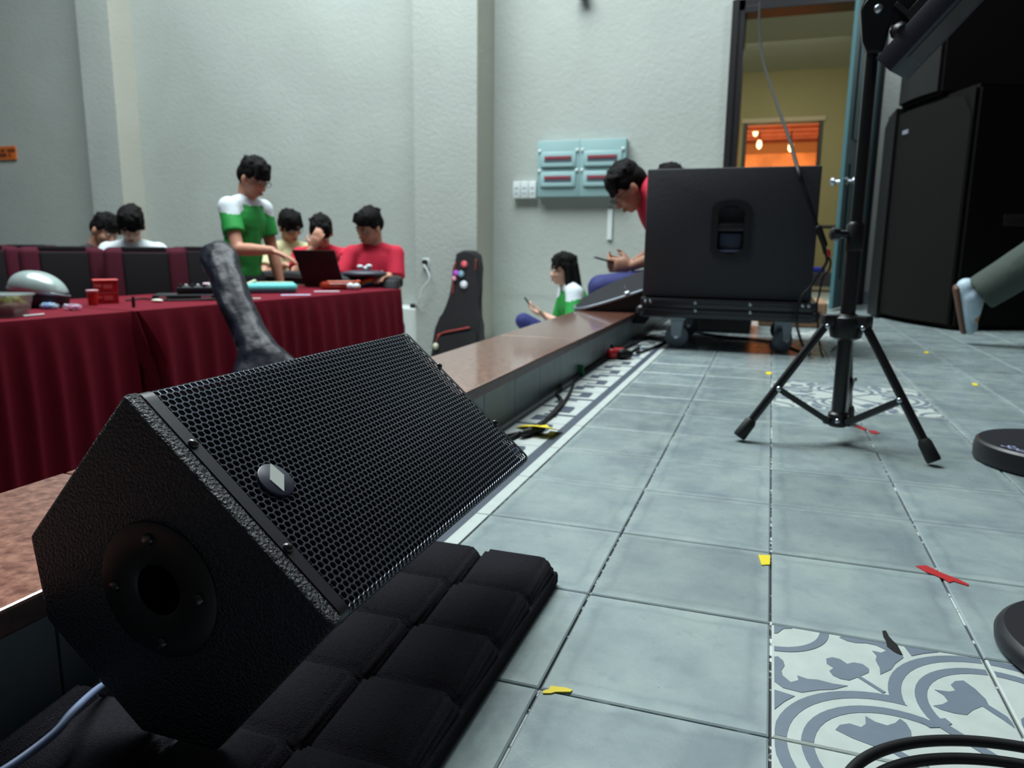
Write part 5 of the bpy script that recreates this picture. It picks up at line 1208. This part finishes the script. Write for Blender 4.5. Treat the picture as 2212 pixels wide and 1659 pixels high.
# standing student in the green jersey
pz = HALL+.79; q = at(516, 560, Y=3.28); pel = V((q.x, q.y, pz)); f_ = (cam_dir(pel)*.55+IR).normalized(); rg = f_.cross(UP)
hand_t = at(588, 541, Y=3.08); 
person('young man standing in a green and white football jersey and glasses, pointing at the laptop', chairseat(pel), pel, f_, V((0, 0, 1))+f_*.16, f_*.86-UP*.5+IR*.15, UP+f_*.5,
       dict(R=dict(at=hand_t, hint=-f_*.6-UP+rg*.3, d=IR*.9-UP*.35, n=-UP*1+f_*.1, curl=.25)),
       {1: (0, pel+rg*.1+f_*.04-UP*.42, V((pel.x, pel.y, HALL+.085))+rg*.11, f_), -1: (0, pel-rg*.1+f_*.05-UP*.42, V((pel.x, pel.y, HALL+.085))-rg*.11+f_*.04, f_)},
       top=[GREEN, WHITEC], topfn=jersey, low=DARKT, style='messy', glasses=True, sc=.97, seed=2, shw=.145)
def seated(label, px, y, headz, f, spine, hf, hup, hands=None, top=REDS, low=NAVY, style='short', glasses=False, seed=1, topfn=None, sc=1.0, stool=None, **kw):
    """sits on a chair-height seat in the hall; headz = height of the crown"""
    f = V(f).normalized(); sp = V(spine).normalized(); r = f.cross(UP)
    q = at(px, 545, Y=y); c = V((q.x, q.y, 0)); pz = headz-.78*sc*sp.z/1.0; pz = max(pz, HALL+.50)
    pel = V((c.x, c.y, pz))-V((sp.x, sp.y, 0))*.5
    kn = {s: pel+f*.42+r*s*.10 for s in (-1, 1)}
    legs = {s: (0, kn[s], V((kn[s].x, kn[s].y, HALL+.085)), f) for s in (-1, 1)}
    h = {}
    for s, k in ((-1, 'L'), (1, 'R')):
        h[k] = (hands or {}).get(k) or dict(at=pel+f*.36+r*s*.10+UP*.16, hint=r*s-UP*.6-f*.3, d=f-r*s*.4, n=-UP, curl=.5)
    res = person(label, V((pel.x, pel.y, HALL)), pel, f, sp, hf, hup, h, legs, top=top, low=low, style=style, glasses=glasses, seed=seed, topfn=topfn, sc=sc, **kw)
    o = thing('stool', 'dark seat under the ' + (stool or 'student'), 'stool', V((pel.x, pel.y, HALL)))
    b = B(); lathe(b, [(.17, pz-.13-HALL-.03), (.175, pz-.13-HALL-.01), (.16, pz-.13-HALL)], (pel.x, pel.y, HALL), n=24); obj('seat', b, PLAST, o, True, 40)
    for a in range(4):
        d_ = V((math.cos(a*math.pi/2+.7), math.sin(a*math.pi/2+.7), 0)); b = B(); cyl(b, V((pel.x, pel.y, HALL))+d_*.17, V((pel.x, pel.y, pz-.155))+d_*.12, .012, n=10); obj('leg', b, BLKS, o, True, 40)
    return res
# beige T-shirt
q = at(600, 545, Y=4.35); cd_ = cam_dir(q)
seated('student in a beige T-shirt and glasses seated behind the table, looking at the laptop', 624, 4.38, at(605, 449, Y=4.35).z, cd_*.8+IR*.45, UP+cd_*.12, cd_*.7+IR*.5-UP*.5, UP+cd_*.4, dict(R=dict(at=at(616, 572, Y=4.05), hint=-UP-IR, d=IR-UP*.2, n=-UP, curl=.5), L=dict(at=at(650, 575, Y=4.05), hint=IR-UP, d=-IR-UP*.3+cd_*.3, n=-UP, curl=.6)), top=BEIGE, low=DARKT, style='fringe', glasses=True, seed=4, stool='student in the beige T-shirt')
# red T-shirt, hand on the face
q = at(690, 545, Y=3.78); cd_ = cam_dir(q)
seated('student in a red T-shirt behind the laptop with one hand over the face', 696, 4.12, at(688, 457, Y=4.05).z, cd_, UP+cd_*.10, cd_*.8-UP*.75-IR*.1, UP+cd_*.7, dict(R=dict(at=at(671, 538, Y=3.88), hint=-UP-IR*.6, d=UP*.75+IR*.45, n=-cd_, curl=.4), L=dict(at=at(735, 580, Y=3.66), hint=IR-UP*.3, d=-IR, n=-UP, curl=.5)), style='messy', seed=5, stool='student hiding the face behind the laptop', sc=.96)
# red T-shirt at the right
q = at(800, 545, Y=3.75); cd_ = cam_dir(q)
rt, Hh, ww, nb = seated('young man in a red T-shirt with white chest print at the end of the table', 808, 3.9, at(798, 445, Y=3.9).z, cd_+IR*.05, UP-cd_*.02, cd_*.62-IR*.62-UP*.40, UP+cd_*.25, dict(R=dict(at=at(782, 592, Y=3.66), hint=-UP-IR, d=cd_+IR*.5, n=-UP, curl=.5), L=dict(at=at(840, 596, Y=3.66), hint=-UP-cd_*.6+IR*.2, d=cd_-IR*.6, n=-UP, curl=.5)), style='crop', seed=6, shw=.14, stool='young man at the end of the table', sc=.98)
b = B(); pc = nb-UP*.17+cd_*.128+IR*.03
for i in range(5): box(b, (-.042+i*.018, -.003, -.004), (-.03+i*.018, .003, .012+.012*(i % 2)), .001, mtx=frame_mtx(pc, V((-cd_.y, cd_.x, 0)), -cd_, UP))
box(b, (-.045, -.003, -.03), (.047, .003, -.018), .001, mtx=frame_mtx(pc, V((-cd_.y, cd_.x, 0)), -cd_, UP)); box(b, (-.04, -.003, -.016), (.042, .003, -.006), .001, mtx=frame_mtx(pc, V((-cd_.y, cd_.x, 0)), -cd_, UP)); fixn(b)
obj('chest_print', b, mat('print_white', (214, 190, 205), .6), rt)
# two students behind the chairs
q = at(288, 540, Y=3.45); cd_ = cam_dir(q)
seated('student with a dark fringe and white shirt seated behind the hall chairs, looking down', 290, 3.42, at(288, 473, Y=3.4).z, cd_-IR*.2, UP+cd_*.1, cd_*.8-UP*.6-IR*.12, UP+cd_*.5, None, top=WHITEC, low=DARKT, style='fringe', seed=7, stool='student in the white shirt', sk=SKINP, long_sleeve=True)
q = at(204, 540, Y=3.45); cd_ = cam_dir(q)
seated('dark-haired person leaning low behind the chairs, turned toward the student in white', 204, 3.50, at(200, 501, Y=3.5).z, cd_*.5+IR, UP*.8+IR*.35, cd_*.55+IR*.8-UP*.55, UP+IR*.5, None, top=DARKT, low=DARKT, style='messy', seed=8, stool='dark-haired person behind the chairs')
# girl sitting on the landing
fG = (-IR+cam_dir(V((-1.2, 4.3, 0)))*.12).normalized(); q = at(1262, 700, Y=4.35); LZ = -.40
pel = V((q.x, q.y, LZ+.085)); rG = fG.cross(UP)
hc = at(1162, 672, Y=4.2)
r_, Hg, wg, nb = person('girl with long black hair and a green and white jersey, sitting with a phone', V((pel.x, pel.y, LZ)), pel, fG, UP+fG*.22, fG-UP*.08+cam_dir(pel)*.12, UP+fG*.05,
       dict(R=dict(at=hc-fG*.05+rG*.03-UP*.03, hint=-UP+rG*.4, d=fG+UP*.35-rG*.2, n=UP-rG*.3, curl=.7), L=dict(at=hc-fG*.05-rG*.07-UP*.03, hint=-UP-rG*.5, d=fG+UP*.3+rG*.4, n=UP+rG*.3, curl=.7)),
       {1: (0, pel+fG*.40+rG*.14+UP*.20, V((pel.x, pel.y, LZ+.085))+fG*.22+rG*.10, fG), -1: (0, pel+fG*.36-rG*.16+UP*.16, V((pel.x, pel.y, LZ+.085))+fG*.20-rG*.12, fG)},
       top=[GREEN, WHITEC], topfn=jersey, low=NAVY, style='long', sc=.92, sk=SKINP, seed=9, sleeve=.75, shw=.145, hofs=V((0, 0, -.03)))
b = B(); m_ = frame_mtx(hc+fG*.05+UP*.035, rG, (fG*.6+UP*.8).normalized(), (UP*.6-fG*.8).normalized()); box(b, (-.036, -.07, -.004), (.036, .07, .004), .003, 2, mtx=m_); ph = tag(obj('phone', b, BLKS, smooth=True, angle=40), 'dark phone held by the girl on the landing', 'phone')
# man in red sitting on the ledge
fM = (-IR*1.0+cam_dir(V((-.4, 3, 0)))*.05).normalized(); rM = fM.cross(UP); q = at(1502, 625, Y=3.27); pel = V((q.x, q.y, .171+.09))
hm = at(1332, 572, Y=3.16)
kR = at(1296, 620, Y=3.18); kL = kR-rM*.2+fM*.02
r_, Hm, wm, nb = person('man in a red T-shirt bent over a phone, half hidden by the big box speaker', V((pel.x, pel.y, .17)), pel, fM, UP+fM*.60, fM*.72-UP*.72, UP*.7+fM*.75,
       dict(R=dict(at=hm-fM*.07+rM*.0, hint=-UP-fM*.8, d=fM+UP*.12, n=-rM*.8+UP*.4, curl=.8), L=dict(at=hm-fM*.06-rM*.12, hint=-UP-fM-rM*.4, d=fM+rM*.3, n=rM, curl=.7)),
       {1: (0, kR, kR-UP*.40-fM*.02, fM-UP*.1), -1: (0, kL, kL-UP*.40, fM-UP*.1)}, low=NAVY, style='messy', glasses=True, seed=10, sleeve=.68, hofs=(-fM*.015-UP*.115))
b = B(); c = wm[1]; d_ = V((fM.x, fM.y, .1)).normalized(); lathe(b, [(.028, -.008), (.031, -.006), (.031, .006), (.028, .008)], c-fM*.015, d_, 20); bw = obj('watch_strap', b, RUBB, r_, True, 40)
b = B(); lathe(b, [(.017, 0), (.017, .007), (.012, .009)], c-fM*.015+rM*.030, rM, 20); obj('watch_face', b, CHROME, bw, True, 40)
b = B(); m_ = frame_mtx(hm+fM*.035-rM*.06+UP*.015, rM, (fM+UP*.25).normalized(), (UP-fM*.25).normalized()); box(b, (-.036, -.03, -.004), (.036, .09, .004), .003, 2, mtx=m_); tag(obj('phone', b, BLKS, smooth=True, angle=40), 'black phone in the hands of the man in red beside the speaker', 'phone')
# person hidden behind the speaker, only the crown shows
q = at(1462, 600, Y=4.2); pel = V((q.x, q.y, .121+.10)); ctop = at(1428, 352, Y=4.2).z
fH = (IR-cam_dir(pel)*.3).normalized(); rH = fH.cross(UP)
kk = pel+fH*.4
person('person behind the big box speaker, only black hair showing above it', V((pel.x, pel.y, .121)), pel, fH, UP+fH*.02, fH-UP*.3, UP+fH*.2,
       dict(R=dict(at=pel+fH*.36+rH*.1+UP*.1, hint=-UP+rH, d=fH, n=-UP), L=dict(at=pel+fH*.36-rH*.1+UP*.1, hint=-UP-rH, d=fH, n=-UP)),
       {1: (0, kk+rH*.1, kk+rH*.1-UP*.4, fH), -1: (0, kk-rH*.1, kk-rH*.1-UP*.4, fH)}, top=DARKT, low=DARKT, style='fringe', seed=11, hofs=V((-.12, -.03, ctop-(pel.z+.50+.155+.125))), face=False)
# walker at the right edge
ank = at(2108, 640, Y=3.05); kne = at(2262, 545, Y=2.98); fW = V((.80, -.60, 0)).normalized(); fW = IR.copy(); rW = fW.cross(UP)
pel = V((kne.x, kne.y, 0))+fW*.06+V((0, 0, .88)); kn2 = pel+fW*.10-UP*.42-rW*.1
person('person walking out of the right edge in olive trousers and pale sneakers', V((pel.x, pel.y, 0)), pel, fW, UP+fW*.1, fW, UP, {},
       {1: (0, kne, ank, (-UP*.95+fW*.30)), -1: (0, kn2, V((pel.x, pel.y, .085))-rW*.1+fW*.22, fW)}, top=DARKT, low=OLIVE, style='short', seed=12, lw=1.35, shoes=mat('sneaker_white', (176, 196, 210), .5, vary=.2, vscale=14))
